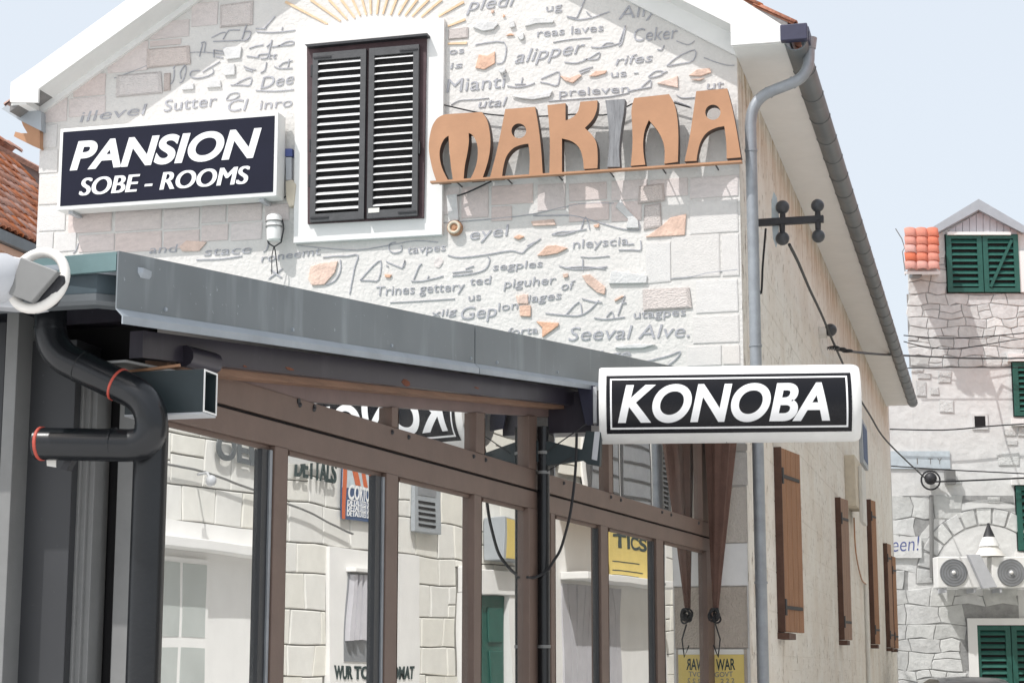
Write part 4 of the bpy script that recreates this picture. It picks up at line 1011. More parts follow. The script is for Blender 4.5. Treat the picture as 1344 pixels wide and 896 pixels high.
npx(NF, -260, 190, -.12, -.05, 2.75, 3.2, 'gutter_shade_board', M_dark, d=-.05)  # near-black board put in as the shade beneath the gutter
# hollow steel tube whose open end sticks out
TF = Frame((0, 6.62, 0), (1, 0, 0), Z, (0, -1, 0))
a = TF.px(268, 484); b_ = TF.px(268, 540); x1 = a[0]; zt, zb_ = a[1], b_[1]; x0 = TF.px(165, 500)[0]; dp = .125; th = .006
bm_ = MB()
bm_.box(TF, x0, x1, zb_, zt, -th, 0); bm_.box(TF, x0, x1, zb_, zt, -dp, -dp+th)
bm_.box(TF, x0, x1-.0005, zt-th, zt-.0005, -dp+th+.0003, -th-.0003); bm_.box(TF, x0, x1-.0005, zb_+.0005, zb_+th, -dp+th+.0003, -th-.0003)
tb = bm_.build('hollow_tube', M_tealdk, ex)
rim = MB(); rim.box(TF, x1, x1+.003, zb_, zt, -th-.002, .001); rim.box(TF, x1, x1+.003, zb_, zt, -dp-.001, -dp+th+.002)
rim.box(TF, x1, x1+.003, zt-th-.001, zt, -dp+th+.0021, -th-.0021); rim.box(TF, x1, x1+.003, zb_, zb_+th+.001, -dp+th+.0021, -th-.0021)
rim.build('tube_rim', M_signw, tb)
MB().box(TF, x0, x1-.001, zb_-.008, zb_-.001, -dp, .001).build('tube_underside', M_lgrey, tb)
MB().tube([TF.P(x1-.36, zt+.01, -.05), TF.P(x1-.25, zt+.012, -.03), TF.P(x1-.12, zt+.025, -.04)], .007, 6).build('copper_rod', M_copper, ex, smooth=True)
# near end gutter with its mitred corner
GF = Frame((0, 6.28, 0), (1, 0, 0), Z, (0, -1, 0))
a = GF.px(128, 350); c = GF.px(128, 398); zt, zb_ = a[1]+.012, c[1]
x1 = a[0]
gp = [(0.0, zb_+.0), (0.0, zt-.03), (.02, zt-.028), (.02, zt), (-.012, zt), (-.012, zt-.02)]
def gut(poly_w, m, name):
    # profile swept left along x and back along a 45 degree corner
    path = [Vector((x1-1.6, 6.28, 0)), Vector((x1, 6.28, 0)), Vector((x1+.115, 6.40, 0)), Vector((x1+.115, 6.46, 0))]
    nrm = [Vector((0, -1, 0)), Vector((.38, -.92, 0)), Vector((.92, -.38, 0)), Vector((1, 0, 0))]
    vs = []; n = len(poly_w)
    for p, q in zip(path, nrm): vs += [p+q*wv+Z*zv for wv, zv in poly_w]
    fs = [(i*n+k, i*n+(k+1) % n, (i+1)*n+(k+1) % n, (i+1)*n+k) for i in range(3) for k in range(n)]
    fs += [tuple(range(n)), tuple(range(4*n-1, 3*n-1, -1))]
    return MB().add(vs, fs).build(name, m, ex)
gut([(-.10, zb_+.04), (0, zb_+.04), (0, zt-.04), (-.10, zt-.04)], M_tealmid, 'gutter')
gut([(-.10, zt-.038), (.006, zt-.038), (.022, zt-.02), (.022, zt), (-.10, zt)], M_lip, 'gutter_rim')
gut([(-.10, zb_), (-.01, zb_-.002), (.006, zb_+.012), (.006, zb_+.038), (-.10, zb_+.038)], M_gutter, 'gutter_foot')
# far end: bracket plate, and an added dark box as canopy shade
pl = Frame((0, 12.0, 0), (1, 0, 0), Z, (0, -1, 0))
q = [pl.px(x, y) for x, y in [(757, 504), (781, 506), (792, 559), (768, 557)]]
MB().prism(pl, q, -.02, .0).build('bracket_plate', M_navymetal, ex, bevel=.004)
s = -4.45
MB().box(YP(12.02), GL.P(s, 0, .0).x+.02, pl.px(768, 540)[0]+.03, pl.px(760, 566)[1], pl.px(760, 512)[1], -.25, -.03).build('canopy_shade_box', M_beam, ex)
# ================================================================== CHARCOAL DRAIN PIPE
dpf = lambda x, y, yy=6.50: hit(x, y, (0, yy, 0), Vector((0, 1, 0)))
dr = thing('drainpipe', 'thick charcoal plastic drainpipe with red rubber rings bending at the near end of the extension', 'pipe', tuple(Vector((dpf(197, 893).x, 6.5, 0))))
def bend(pts, n=7):
    """round off the corners of a polyline"""
    P = [Vector(p) for p in pts]; out = [P[0]]
    for i in range(1, len(P)-1):
        a = P[i]+(P[i-1]-P[i])*min(.5, .105/(P[i-1]-P[i]).length); b = P[i]+(P[i+1]-P[i])*min(.5, .105/(P[i+1]-P[i]).length)
        for k in range(n+1):
            t = k/n; out.append(a*(1-t)**2+P[i]*2*t*(1-t)+b*t*t)
    out.append(P[-1]); return out
vx = dpf(197, 620).x
main = bend([dpf(67, 372), dpf(66, 462), dpf(198, 525), dpf(200, 585), dpf(50, 582)], 10)
MB().tube(main, .063, 24).build('pipe', M_pvc, dr, smooth=True)
v2 = dpf(197, 620, 6.6).x
MB().tube([(v2, 6.60, dpf(0, 560).z), (v2, 6.60, .03)], .066, 24).build('standpipe', M_pvc, dr, smooth=True)
def clampring(p, t, R, w, m, name):
    t = Vector(t).normalized(); MB().tube([p-t*w, p-t*w*.6, p+t*w*.6, p+t*w], [R-.004, R, R, R-.004], 24).build(name, m, dr, smooth=True)
clampring(dpf(155, 504.5), Vector((.902, 0, -.43)), .0665, .006, M_red, 'red_ring')
clampring(dpf(55, 582), (1, 0, 0), .0665, .008, M_red, 'red_ring')
clampring(dpf(106, 481), Vector((.902, 0, -.43)), .0655, .006, M_pvc, 'pipe_joint')
clampring(dpf(150, 583), (1, 0, 0), .0655, .006, M_pvc, 'pipe_joint')
clampring(dpf(66, 432), (0, 0, 1), .0655, .006, M_pvc, 'pipe_joint')
q = [TF.px(x, y, .16) for x, y in [(51, 595), (64, 598), (64, 611), (52, 609)]]
MB().prism(TF, q, .10, .103).build('pipe_tag', M_sill, dr)
q = [TF.px(x, y, .16) for x, y in [(76, 600), (86, 599), (77, 615), (69, 613)]]
MB().prism(TF, q, .06, .10).build('tag_strap', M_iron, dr)
# ================================================================== FLOODLIGHT AND HOSE
fd = thing('floodlight', 'grey angular floodlight housing with a square plate, in front of the near roof corner', 'lamp', tuple(hit(40, 398, (0, 6.0, 0), Vector((0, 1, 0)))))
LF = Frame((0, 6.05, 0), (1, 0, 0), Z, (0, -1, 0))
q = [LF.px(x, y) for x, y in [(27, 337), (76, 356), (41, 397), (11, 386)]]
MB().prism(LF, q, -.03, .0).build('plate', M_grey, fd, bevel=.004)
q = [LF.px(x, y) for x, y in [(40, 396), (68, 358), (76, 358), (77, 368), (60, 396), (48, 400)]]
MB().prism(LF, q, -.09, -.035).build('housing', M_iron, fd, bevel=.006)
MB().tube([LF.P(*LF.px(-22, 364), -.02), LF.P(*LF.px(-4, 362), -.05), LF.P(*LF.px(14, 362), -.12)], [.10, .095, .07], 20).build('lamp_head', M_lgrey, fd, smooth=True)
q = [LF.px(x, y) for x, y in [(-60, 328), (0, 331), (27, 337), (22, 345), (0, 340), (-60, 336)]]
MB().prism(LF, q, -.15, -.04).build('hood', M_lgrey, fd, bevel=.004)
q = [LF.px(x, y) for x, y in [(-60, 386), (12, 388), (40, 399), (24, 402), (-60, 396)]]
MB().prism(LF, q, -.15, -.04).build('base', M_lgrey, fd, bevel=.004)
hs = hit(50, 368, (0, 6.12, 0), Vector((0, 1, 0)))
pts = []
for i in range(33):
    t = math.radians(-205 + i*(340/32))
    pts.append(hs+Vector((math.cos(t)*.108, .0+.03*math.sin(t), -.0+math.sin(t)*.112)))
o = MB().tube(pts, .0195, 12).build('hose', M_hose, None, smooth=True, origin=tuple(hs))
tag(o, 'off white hose looped in a ring round the floodlight by the near gutter', 'hose')
# ================================================================== STEEL POLE, SIGN, CABLES AT THE FAR END OF THE GLASS
pc = hit(713.5, 700, (0, 11.78, 0), Vector((0, 1, 0)))
po = thing('steel_pole', 'dark grey round steel pole in front of the glass, left of the hanging white sign', 'pole', (pc.x, 11.78, 0))
MB().tube([(pc.x, 11.78, .01), (pc.x, 11.78, hit(713, 560, (0, 11.78, 0), Vector((0, 1, 0))).z)], .040, 16).build('pole', M_pvc, po, smooth=True)
for yy in (596, 622, 850):
    zz = hit(713, yy, (0, 11.78, 0), Vector((0, 1, 0))).z
    MB().tube([(pc.x, 11.78, zz), (pc.x, 11.78, zz+.02)], .044, 16).build('pole_collar', M_grey, po, smooth=True)
AF = YP(11.78)
q = [AF.px(x, y) for x, y in [(705, 579), (720, 579), (765, 590), (770, 566), (790, 567), (788, 612), (772, 609), (765, 604), (720, 611), (705, 606)]]
MB().prism(AF, q, -.03, .03).build('sign_arm', M_tealdk, po, bevel=.004)
q = [AF.px(x, y) for x, y in [(782, 567), (789, 567), (785, 605), (778, 603)]]
MB().prism(AF, q, .031, .036).build('arm_plate', M_lgrey, po)
# KONOBA sign: a bulged light box
KY = 11.86
KR = math.radians(9.5)
KF = Frame((-2.45, KY, 0), (math.cos(KR), math.sin(KR), 0), Z, (math.sin(KR), -math.cos(KR), 0))
ka = KF.px(790, 580); kb = KF.px(1119, 580); kt = KF.px(950, 480)[1]; kz = KF.px(950, 580.5)[1]
ku0, ku1 = ka[0], kb[0]; kh = kt-kz; km = (kt+kz)/2
ks = thing('hanging_sign', 'white rounded light box sign with black panel and white italic letters, hanging over the lane', 'sign', tuple(KF.P(ku0, kz)))
def bulge(v):
    t = (v-km)/(kh/2); return 0.20*math.sqrt(max(0, 1-(abs(t)**2.1)))-0.02
prof = []; NP = 22
for i in range(NP+1):
    t = -math.cos(math.pi*i/NP); v = km+t*kh/2; prof.append((bulge(v), v))
ring_ = [(w_, v) for w_, v in prof] + [(-w_-.04, v) for w_, v in prof[::-1][1:-1]]
n = len(ring_); vs = []; us = [(ku0-.012, .975), (ku0, 1), (ku1, 1), (ku1+.012, .995), (ku1+.035, .975), (ku1+.05, .93)]
for u, k in us: vs += [KF.P(u, km+(v-km)*k, -.02+(w_+.02)*k) for w_, v in ring_]
fs = [(i*n+k, i*n+(k+1) % n, (i+1)*n+(k+1) % n, (i+1)*n+k) for i in range(len(us)-1) for k in range(n)]
fs += [tuple(range(n)), tuple(range(len(us)*n-1, (len(us)-1)*n-1, -1))]
MB().add(vs, fs).build('light_box', M_signw, ks, smooth=True)
MB().box(KF, (ku0+ku1)/2-.002, (ku0+ku1)/2+.002, kz-.001, kz+.03, -.04, .01).build('case_seam', M_grey, ks)
def curved(poly_u0, poly_u1, v0, v1, d, m, name, nn=14):
    vs = []
    for i in range(nn+1):
        v = v0+(v1-v0)*i/nn
        vs += [KF.P(poly_u0, v, bulge(v)+d), KF.P(poly_u1, v, bulge(v)+d)]
    return MB().add(vs, [(2*i, 2*i+1, 2*i+3, 2*i+2) for i in range(nn)]).build(name, m, ks, smooth=True)
vy = lambda y: KF.px(950, y, .13)[1]
ux = lambda x: KF.px(x, 540, .15)[0]
pu0, pu1, pv0, pv1 = ux(796), ux(1118), vy(567), vy(491)
curved(pu0, pu1, pv0, pv1, .004, M_black, 'black_panel')
b0, b1, b2, b3 = ux(801), ux(1113), vy(562), vy(495.5)
tw = .011
curved(b0, b0+tw, b2, b3, .0065, M_print, 'white_border'); curved(b1-tw, b1, b2, b3, .0065, M_print, 'white_border')
curved(b0+tw, b1-tw, b2, b2+tw, .0065, M_print, 'white_border', 2); curved(b0+tw, b1-tw, b3-tw, b3, .0065, M_print, 'white_border', 2)
vs, fs = text_geo('KONOBA', .24, .030, .5, 1.0, 10)
x0 = min(v.x for v in vs); x1 = max(v.x for v in vs)
u0, u1 = ux(811), ux(1089); vb = vy(552); hh = vy(503.5)-vb
bm = bmesh.new()
bv = [bm.verts.new((u0+(v.x-x0)/(x1-x0)*(u1-u0), vb+v.y/.73*hh, 0)) for v in vs if True]
for f in fs:
    if all(vs[i].z > 0 for i in f):
        try: bm.faces.new([bv[i] for i in f])
        except ValueError: pass
for v in [v for v in bm.verts if not v.link_faces]: bm.verts.remove(v)
for k in range(1, 16):
    z_ = vb+hh*k/16
    bmesh.ops.bisect_plane(bm, geom=bm.verts[:]+bm.edges[:]+bm.faces[:], plane_co=(0, z_, 0), plane_no=(0, 1, 0))
bm.verts.ensure_lookup_table(); bm.verts.index_update()
# group connected letters into separate parts
left = set(bm.verts); 
while left:
    st = [left.pop()]; comp = set(st)
    while st:
        v = st.pop()
        for e in v.link_edges:
            w_ = e.other_vert(v)
            if w_ not in comp: comp.add(w_); left.discard(w_); st.append(w_)
    L_ = list(comp); ix = {v: i for i, v in enumerate(L_)}
    fcs = set(f for v in L_ for f in v.link_faces)
    MB().add([KF.P(v.co.x, v.co.y, bulge(v.co.y)+.0075) for v in L_], [tuple(ix[v] for v in f.verts) for f in fcs]).build('letter', M_print, ks, smooth=True)
bm.free()
MB().box(KF, ku0-.055, ku0-.03, km-.12, km+.12, -.06, .03).build('mount_plate', M_lgrey, ks, bevel=.004)
# cable down the pole side
yp = 11.7
cp = lambda x, y, yy=yp: hit(x, y, (0, yy, 0), Vector((0, 1, 0)))
cable('black_cable', 'black cable hanging from the sign arm in a loop down to the steel pole', [cp(757, 568), cp(755, 620), cp(749, 670), cp(742, 700), cp(735, 722), cp(727, 735), cp(718, 748, 11.72), cp(703, 757, 11.7), cp(692, 757, 11.6)], .010)
cable('thin_wire', 'thin wire stretched from the pole up to the bracket plate', [cp(718, 592), cp(770, 556)], .004)
cable('thin_wire', 'thin wire slanting below the sign arm', [cp(718, 618), cp(750, 600)], .004)
# folded brown cloth at the end of the glass
cl = Frame((0, 16.30, 0), (1, 0, 0), Z, (0, -1, 0))
c_top = hit(946, 560, (0, 16.2, 0), Vector((0, 1, 0))); c_bot = hit(939.5, 800, (0, 16.2, 0), Vector((0, 1, 0)))
vs = []; fs = []; n = 28; lv = 10
for j in range(lv+1):
    t = j/lv; c = c_top.lerp(c_bot, t); R = .135*(1-t)+.022*t
    for k in range(n):
        a = 2*math.pi*k/n; r = R*(1+.16*math.cos(7*a+1.2*t))*(1 if True else 0)
        vs.append(c+Vector((math.cos(a)*r, math.sin(a)*r*.7, 0)))
for j in range(lv):
    for k in range(n): fs.append((j*n+k, j*n+(k+1) % n, (j+1)*n+(k+1) % n, (j+1)*n+k))
fs += [tuple(range(n)), tuple(range((lv+1)*n-1, lv*n-1, -1))]
o = MB().add(vs, fs).build('folded_cloth', M_cloth, None, smooth=True, origin=tuple(c_bot))
tag(o, 'brown folded cloth tapering downwards, gathered at the far end of the glass front', 'cloth')
kn = thing('cable_knot', 'knot of black cable tied at the tip of the brown folded cloth', 'cable', tuple(c_bot))
for i in range(9):
    a = rnd.uniform(0, 3)
    MB().tube(ring(c_bot+Vector((rnd.uniform(-.015, .015), -.05, -.05+rnd.uniform(-.03, .03))), (math.cos(a), math.sin(a), rnd.uniform(-.6, .8)), .022+.004*i, .01, 14), .009, 6, False).build('cable_turn', M_cable, kn, smooth=True)
MB().tube([c_bot+Vector((0, -.04, -.12)), c_bot+Vector((.04, -.05, -.25)), c_bot+Vector((.02, -.05, -.4)), c_bot+Vector((-.02, -.04, -.3))], .007, 6).build('cable_tail', M_cable, kn, smooth=True)
# yellow poster on the front wall right of the glass
a = FA.px(934, 853, .03); b_ = FA.px(976, 853, .03)
ps2 = thing('poster', 'yellow poster low on the wall between the glass front and the zinc downpipe', 'poster', tuple(FA.P(a[0], a[1]-.6, 0)))
MB().box(FA, -2.44, b_[0], a[1]-.62, a[1]-.035, .016, .028).build('poster_sheet', M_yellow, ps2)
MB().box(FA, -2.44, b_[0], a[1]-.034, a[1]+.01, .016, .030).build('poster_edge', M_sill, ps2)
text_on(FA, 'WAR', FA.px(940, 879, .03), FA.px(965, 878, .03), .10, .0285, .030, M_ink, ps2, 'letter', offset=.02)
text_on(FA, 'GOVT', FA.px(938, 888, .03), FA.px(962, 887, .03), .045, .0285, .030, M_grey, ps2, 'letter', offset=.01)
text_on(FA, '2 2 2', FA.px(946, 896, .03), FA.px(964, 895, .03), .04, .0285, .030, M_grey, ps2, 'letter', offset=.01)
# ================================================================== SIDE WALL FITTINGS
yi = 17.25
ip = lambda x, y, yy=yi: hit(x, y, (0, yy, 0), Vector((0, 1, 0)))
isl = thing('insulator_bracket', 'black iron bar with four dark ball insulators sticking out from the cream side wall', 'bracket', tuple(ip(994, 291)))
IF = YP(yi)
a = IF.px(993, 297); b_ = IF.px(1081, 283)
MB().box(IF, -2.098, b_[0], a[1], b_[1], -.03, .03).build('iron_bar', M_iron, isl, bevel=.004)
MB().tube([IF.P(b_[0]-.05, (a[1]+b_[1])/2, .031), IF.P(b_[0]-.05, (a[1]+b_[1])/2, .045)], .015, 8).build('bar_bolt', M_iron, isl)
for x_, y_, r in ((1027, 272, 9.5), (1073, 270, 9), (1027, 313, 9.5), (1074, 310, 9)):
    c = ip(x_, y_); R = r/143
    bl = MB().ball(c, R, 18).build('ball_insulator', M_insul, isl, smooth=True)
    up = 1 if y_ < 290 else -1
    MB().tube([c-Vector((0, 0, up*R*.9)), Vector((c.x, c.y, (a[1]+b_[1])/2))], [.026, .03], 10).build('insulator_stem', M_iron, bl, smooth=True)
q = [IF.px(x, y) for x, y in [(1015, 250, ), (1019, 258), (1022, 285), (1021, 312), (1018, 324), (1014, 312), (1012, 285), (1012, 262)]]
MB().prism(IF, q, -.05, -.034).build('pale_plate', M_paleblue, isl, bevel=.003)
wi = thing('wall_insulator', 'single grey ball insulator on a short pale stub on the side wall', 'bracket', tuple(ip(1077, 436, 24.5)))
c = ip(1090, 433, 24.3); R = .085
MB().tube([(-2.098, c.y, c.z-.03), (c.x-.05, c.y, c.z-.03)], .075, 14).build('stub', M_sill, wi, smooth=True)
MB().ball(c, R, 16).build('ball_insulator', M_insul, wi, smooth=True)
cable('black_cable', 'black cable running down behind the zinc downpipe from the insulator bar', [ip(1005, 300), ip(1003, 325), ip(1001, 350), ip(999, 385), Vector((-2.06, 17.2, 5.0)), Vector((-2.06, 17.0, 3.5)), Vector((-2.06, 17.0, 2.6)), Vector((-2.06, 17.0, 2.2))], .011)
tr = MB().box(SI, 16.93, 17.03, .4, 2.25, .003, .06).build('cable_trunking', M_gutter, None, origin=(-2.1, 17, .4)); tag(tr, 'dark grey cable trunking low on the side wall beside the zinc downpipe', 'trunking')
cable('black_cable', 'thick black cable from the lower left ball insulator down past the single grey insulator', [ip(1036, 321), ip(1048, 345, 18.3), ip(1062, 378, 20.2), ip(1078, 412, 22.5), ip(1092, 445, 24.3), ip(1104, 472, 26), ip(1120, 508, 29), ip(1142, 545, 33), ip(1165, 580, 37), hit(1215, 628, FR.o+FR.w*.4, FR.w)], .016)
fp = lambda x, y, d=.3: FR.P(*FR.px(x, y, d), d)
cable('overhead_cable', 'thick black overhead cable from the side wall across to the far stone house', [ip(1096, 455, 24.6), ip(1110, 460, 26), ip(1150, 464.5, 31), ip(1200, 467, 38), fp(1270, 470, .8), fp(1344, 470, .5), fp(1400, 468, .4)], .020, group=None)
sb = thing('cable_splice', 'small twisted splice where the thick overhead cable leaves the side wall', 'cable', tuple(ip(1097, 457, 24.7)))
for i in range(3): MB().ball(ip(1094+9*i, 456+2.2*i, 24.6+i*.5), .045, 8, (1.9, 1, .6)).build('splice_lump', M_cable, sb, smooth=True)
for k in range(4): MB().tube(ring(ip(1086+3*k, 457+.4*k, 24.5), (1, .2, 0), .02, .004, 10), .005, 5, False).build('wire_loop', M_grey, sb, smooth=True)
# junction box, blue vent, cable on the side wall
bx = thing('meter_box', 'beige meter box high on the side wall between two plank shutters', 'box', (-2.1, 28, 3.9))
MB().box(SI, 27.9, 29.0, 4.0, 4.75, .003, .16).build('box_body', M_creamp, bx, bevel=.01)
MB().box(SI, 28.5, 29.3, 3.8, 4.65, .161, .22).build('box_lid', M_sill, bx, bevel=.01)
cable('brown_cable', 'thin rust brown cable looping down from the beige meter box', [SI.P(28.9, 3.9, .05), SI.P(29.2, 3.4, .04), SI.P(30.2, 3.05, .04), SI.P(31.2, 3.0, .04)], .012, M_copper)
o = MB().tube([SI.P(31.2, 3.0, .04), SI.P(31.2, 1.0, .04)], .03, 8).build('conduit', M_sill, None, smooth=True, origin=(-2.1, 31, 1)); tag(o, 'pale vertical conduit on the side wall below the brown cable', 'pipe')
vt = thing('wall_vent', 'small blue grey framed vent high on the far part of the side wall', 'vent', (-2.1, 31.5, 5.2))
MB().box(SI, 31.3, 32.6, 5.0, 5.75, .003, .06).build('vent_frame', M_zincroof, vt, bevel=.006)
MB().box(SI, 31.45, 32.45, 5.08, 5.67, .061, .066).build('vent_opening', M_paint_blue, vt)
# ================================================================== TILED HOUSE ON THE LEFT
WX = -15.6
LW = Frame((WX, 0, 0), (0, 1, 0), Z, (1, 0, 0))
za = LW.px(0, 307, 0)[1]
th_ = thing('tiled_house', 'pink walled house with old orange tiled roof at the left edge behind the gable', 'house', (WX, 28, 0))
MB().box(LW, 20, 40, 0, za, -4.8, 0).build('wall', M_wallpink, th_)
ez = LW.px(0, 292, .35)[1]
rz = LW.px(0, 190, -1.9)[1]
MB().box(LW, 19.7, 40.2, ez-.30, ez-.10, .2, .38).build('gutter', M_gutter, th_, bevel=.02)
MB().box(LW, 19.8, 40.1, ez-.42, ez-.31, .0, .3).build('eave_board', M_wallpink, th_)
slope = Vector((-(1.9+.35), 0, rz-ez)); sl_len = slope.length; sd = slope.normalized(); sn = Vector((-sd.z, 0, sd.x)); sn = -sn if sn.z < 0 else sn
rd = MB(); e0 = LW.P(0, ez, .35)
RFm = Frame(e0-sn*.08, (0, 1, 0), sd, sn)
rd.box(RFm, 19.7, 40.2, 0, sl_len, -.05, 0); rd.build('roof_deck', M_brownwood2, th_)
RB = Frame(LW.P(0, rz, -1.9), (0, 1, 0), Vector((-sd.x*-1, 0, -sd.z)) if False else Vector((sd.x, 0, -sd.z)), Vector((-sn.x, 0, sn.z)))
MB().box(RB, 19.7, 40.2, 0, sl_len, -.13, -.05).build('roof_deck', M_tile, th_)
def tile_mesh(m, wd, ln, r=.045, name='roof_tile'):
    n = 6; vs = []
    for k in range(n+1):
        a = math.pi*k/n
        for e in (0, 1): vs.append((-wd/2*math.cos(a), e*ln, r*math.sin(a)+.03*(1-e)))
    for k in range(n+1):
        for e in (0, 1): p = vs[2*k+e]; vs.append((p[0]*.85, p[1], p[2]-.02))
    m0 = 2*(n+1); fs = []
    for k in range(n): fs += [(2*k, 2*k+1, 2*k+3, 2*k+2), (m0+2*k, m0+2*k+2, m0+2*k+3, m0+2*k+1), (2*k, 2*k+2, m0+2*k+2, m0+2*k)]
    me = bpy.data.meshes.new(name); me.from_pydata(vs, [], fs); me.materials.append(m); me.shade_smooth(); return me
TM = tile_mesh(M_tile, .20, .36, .06)
rr = random.Random(9)
rows = int(sl_len/.27)
for j in range(rows):
    for i in range(26):
        u = 25.6+i*.185+rr.uniform(-.012, .012)
        M = Matrix.Translation(RFm.P(u, -.04+j*sl_len/rows+rr.uniform(-.015, .015), .005+rr.uniform(0, .015))) @ RFm.rot().to_4x4() @ Matrix.Rotation(rr.uniform(-.05, .05), 4, 'Z')
        if len([1]) and j*26+i < 290: inst('roof_tile', TM, th_, M)
rt_me = tile_mesh(M_tile, .26, .42, .10, 'ridge_tile')
for i in range(14):
    f = Frame(LW.P(0, rz+.02, -1.9), (1, 0, 0), (0, 1, 0), Z)
    inst('ridge_tile', rt_me, th_, Matrix.Translation(f.o+Vector((0, 25.5+i*.36, 0))) @ Matrix.Rotation(rr.uniform(-.04, .04), 4, 'Z'))
# ================================================================== FAR STONE HOUSE
fa = thing('stone_house', 'tall grey white rubble stone house with green shutters at the end of the lane', 'house', tuple(FR.P(FR.px(1290, 880)[0], 0, 0)))
F = FR.px
FRo = Frame(FR.o, FR.u, Z, (0, -1, 0))
uL = F(1193, 400)[0]; uA = F(1288, 400)[0]; uR = 2*uA-uL
zA = F(1288, 274)[1]; zE = F(1288, 325)[1]
MB().prism(FRo, [(uL, 0), (uR, 0), (uR, zE), (uA, zA), (uL, zE)], -8, -.002).build('wall', M_render, fa)
uW = F(1120, 560)[0]; zW = F(1190, 522)[1]
MB().box(FRo, uW, uL-.002, 0, zW, -6, -.004).build('wing_wall', M_render, fa)
# zinc edged gable
sv = lambda x, y: F(x, y, .25)
q = [sv(1288, 261), sv(1216, 305), sv(1232, 306), sv(1288, 275)]
F25 = FR.px
MB().prism(FRo, q, -8, .25).build('zinc_roof', M_zincroof, fa)
q = [sv(1288, 261), sv(1360, 303), sv(1345, 305), sv(1288, 275)]
MB().prism(FRo, q, -8, .25).build('zinc_roof', M_zincroof, fa)
for i in range(12):
    xa = 1236+i*9; xb = xa+8.4
    def top(x): return 277+abs(x-1288)*.60
    if top(xa) > 307 or top(xb) > 307: continue
    MB().prism(FR, [F(xa, 308), F(xb, 308), F(xb, top(xb)), F(xa, top(xa))], .0, .05).build('siding_board', M_siding, fa)
# masonry
SMF = stone_meshes('stone', M_stone, 12, .06, .06, 41)
rj = random.Random(12); cnt = 0
def region(x0, y0, x1, y1, hm, hM, wm, wM, skip=None, joint=True, backcol=M_mortar):
    global cnt
    a = F(x0, y1); b = F(x1, y0)
    MB().box(FR, a[0], b[0], a[1], b[1], -.001, .004).build('mortar_bed', backcol, fa)
    for q in masonry(a[0], b[0], a[1], b[1], hm, hM, wm, wM, rj, skip):
        if cnt >= 296: return
        rubble(fa, M_stone, FR, q, .005, rj.uniform(.012, .022), .019, .042, 3.6, rj); cnt += 1
def inpx(x0, y0, x1, y1):
    a = F(x0, y1); b = F(x1, y0)
    return lambda u, v, r: a[0] < u < b[0] and a[1] < v < b[1]
k1 = inpx(1242, 300, 1337, 386)
region(1193.5, 386, 1360, 482, .2, .34, .28, .62)
region(1193.5, 330, 1241, 385.5, .2, .34, .28, .55)
region(1338, 330, 1360, 385.5, .2, .34, .28, .55)
kw = inpx(1268, 806, 1400, 900); kac = inpx(1226, 722, 1400, 776); karch = lambda u, v, r: (Vector((u, v))-Vector(F(1298, 762))).length < 1.85 and v > F(1298, 775)[1]
region(1160, 650, 1330, 879.5, .30, .44, .38, .85, lambda u, v, r: kw(u, v, r) or karch(u, v, r) or kac(u, v, r))
region(1160, 880, 1268, 905, .30, .44, .38, .85)
# odd stones showing through the render
for r in [(1232, 488, 1248, 503), (1203, 500, 1215, 521), (1233, 525, 1251, 542), (1222, 508, 1232, 518), (1310, 594, 1336, 610), (1318, 562, 1334, 572), (1322, 578, 1336, 584), (1336, 560, 1352, 572), (1205, 490, 1222, 497), (1296, 652, 1312, 660), (1250, 630, 1262, 636), (1196, 484, 1212, 488)]:
    a = F(r[0], r[3]); b = F(r[2], r[1])
    if cnt < 300: lay(fa, SMF, FR, a[0], b[0], a[1], b[1], .0, .022, 0, 'stone', rj); cnt += 1
# relieving arch
AC = Vector(F(1298, 762)); ri, ro = 75/56.5, 96/56.5
am = MB()
arc_o = [(AC.x+(ro+.02)*math.cos(math.radians(t)), AC.y+(ro+.02)*math.sin(math.radians(t))) for t in range(0, 183, 7)]
arc_i = [(AC.x+(ri-.02)*math.cos(math.radians(t)), AC.y+(ri-.02)*math.sin(math.radians(t))) for t in range(182, -1, -7)]
MB().prism(FR, arc_o+arc_i, .0, .0165).build('mortar_bed', M_mortar, fa)
for i in range(13):
    t0 = math.radians(182-i*14); t1 = math.radians(182-(i+1)*14+2.0)
    pt = lambda r, t: (AC.x+r*math.cos(t), AC.y+r*math.sin(t)*1.0)
    MB().prism(FR, [pt(ri, t0), pt(ro, t0), pt(ro, t1), pt(ri, t1)], .0, .035).build('arch_stone', M_stone, fa, bevel=.012)
pts = [(AC.x+(ri-.03)*math.cos(math.radians(t)), AC.y+(ri-.03)*math.sin(math.radians(t))) for t in range(0, 181, 12)]
MB().prism(FR, pts, .0, .014).build('arch_infill', M_render, fa)
pts = [(AC.x+1.9*math.cos(math.radians(t)), AC.y+1.9*math.sin(math.radians(t))) for t in range(0, 181, 12)]
MB().prism(FR, [(pts[0][0], F(1298, 781)[1])]+pts+[(pts[-1][0], F(1298, 781)[1])], .0, .0085).build('render_patch', M_render, fa)
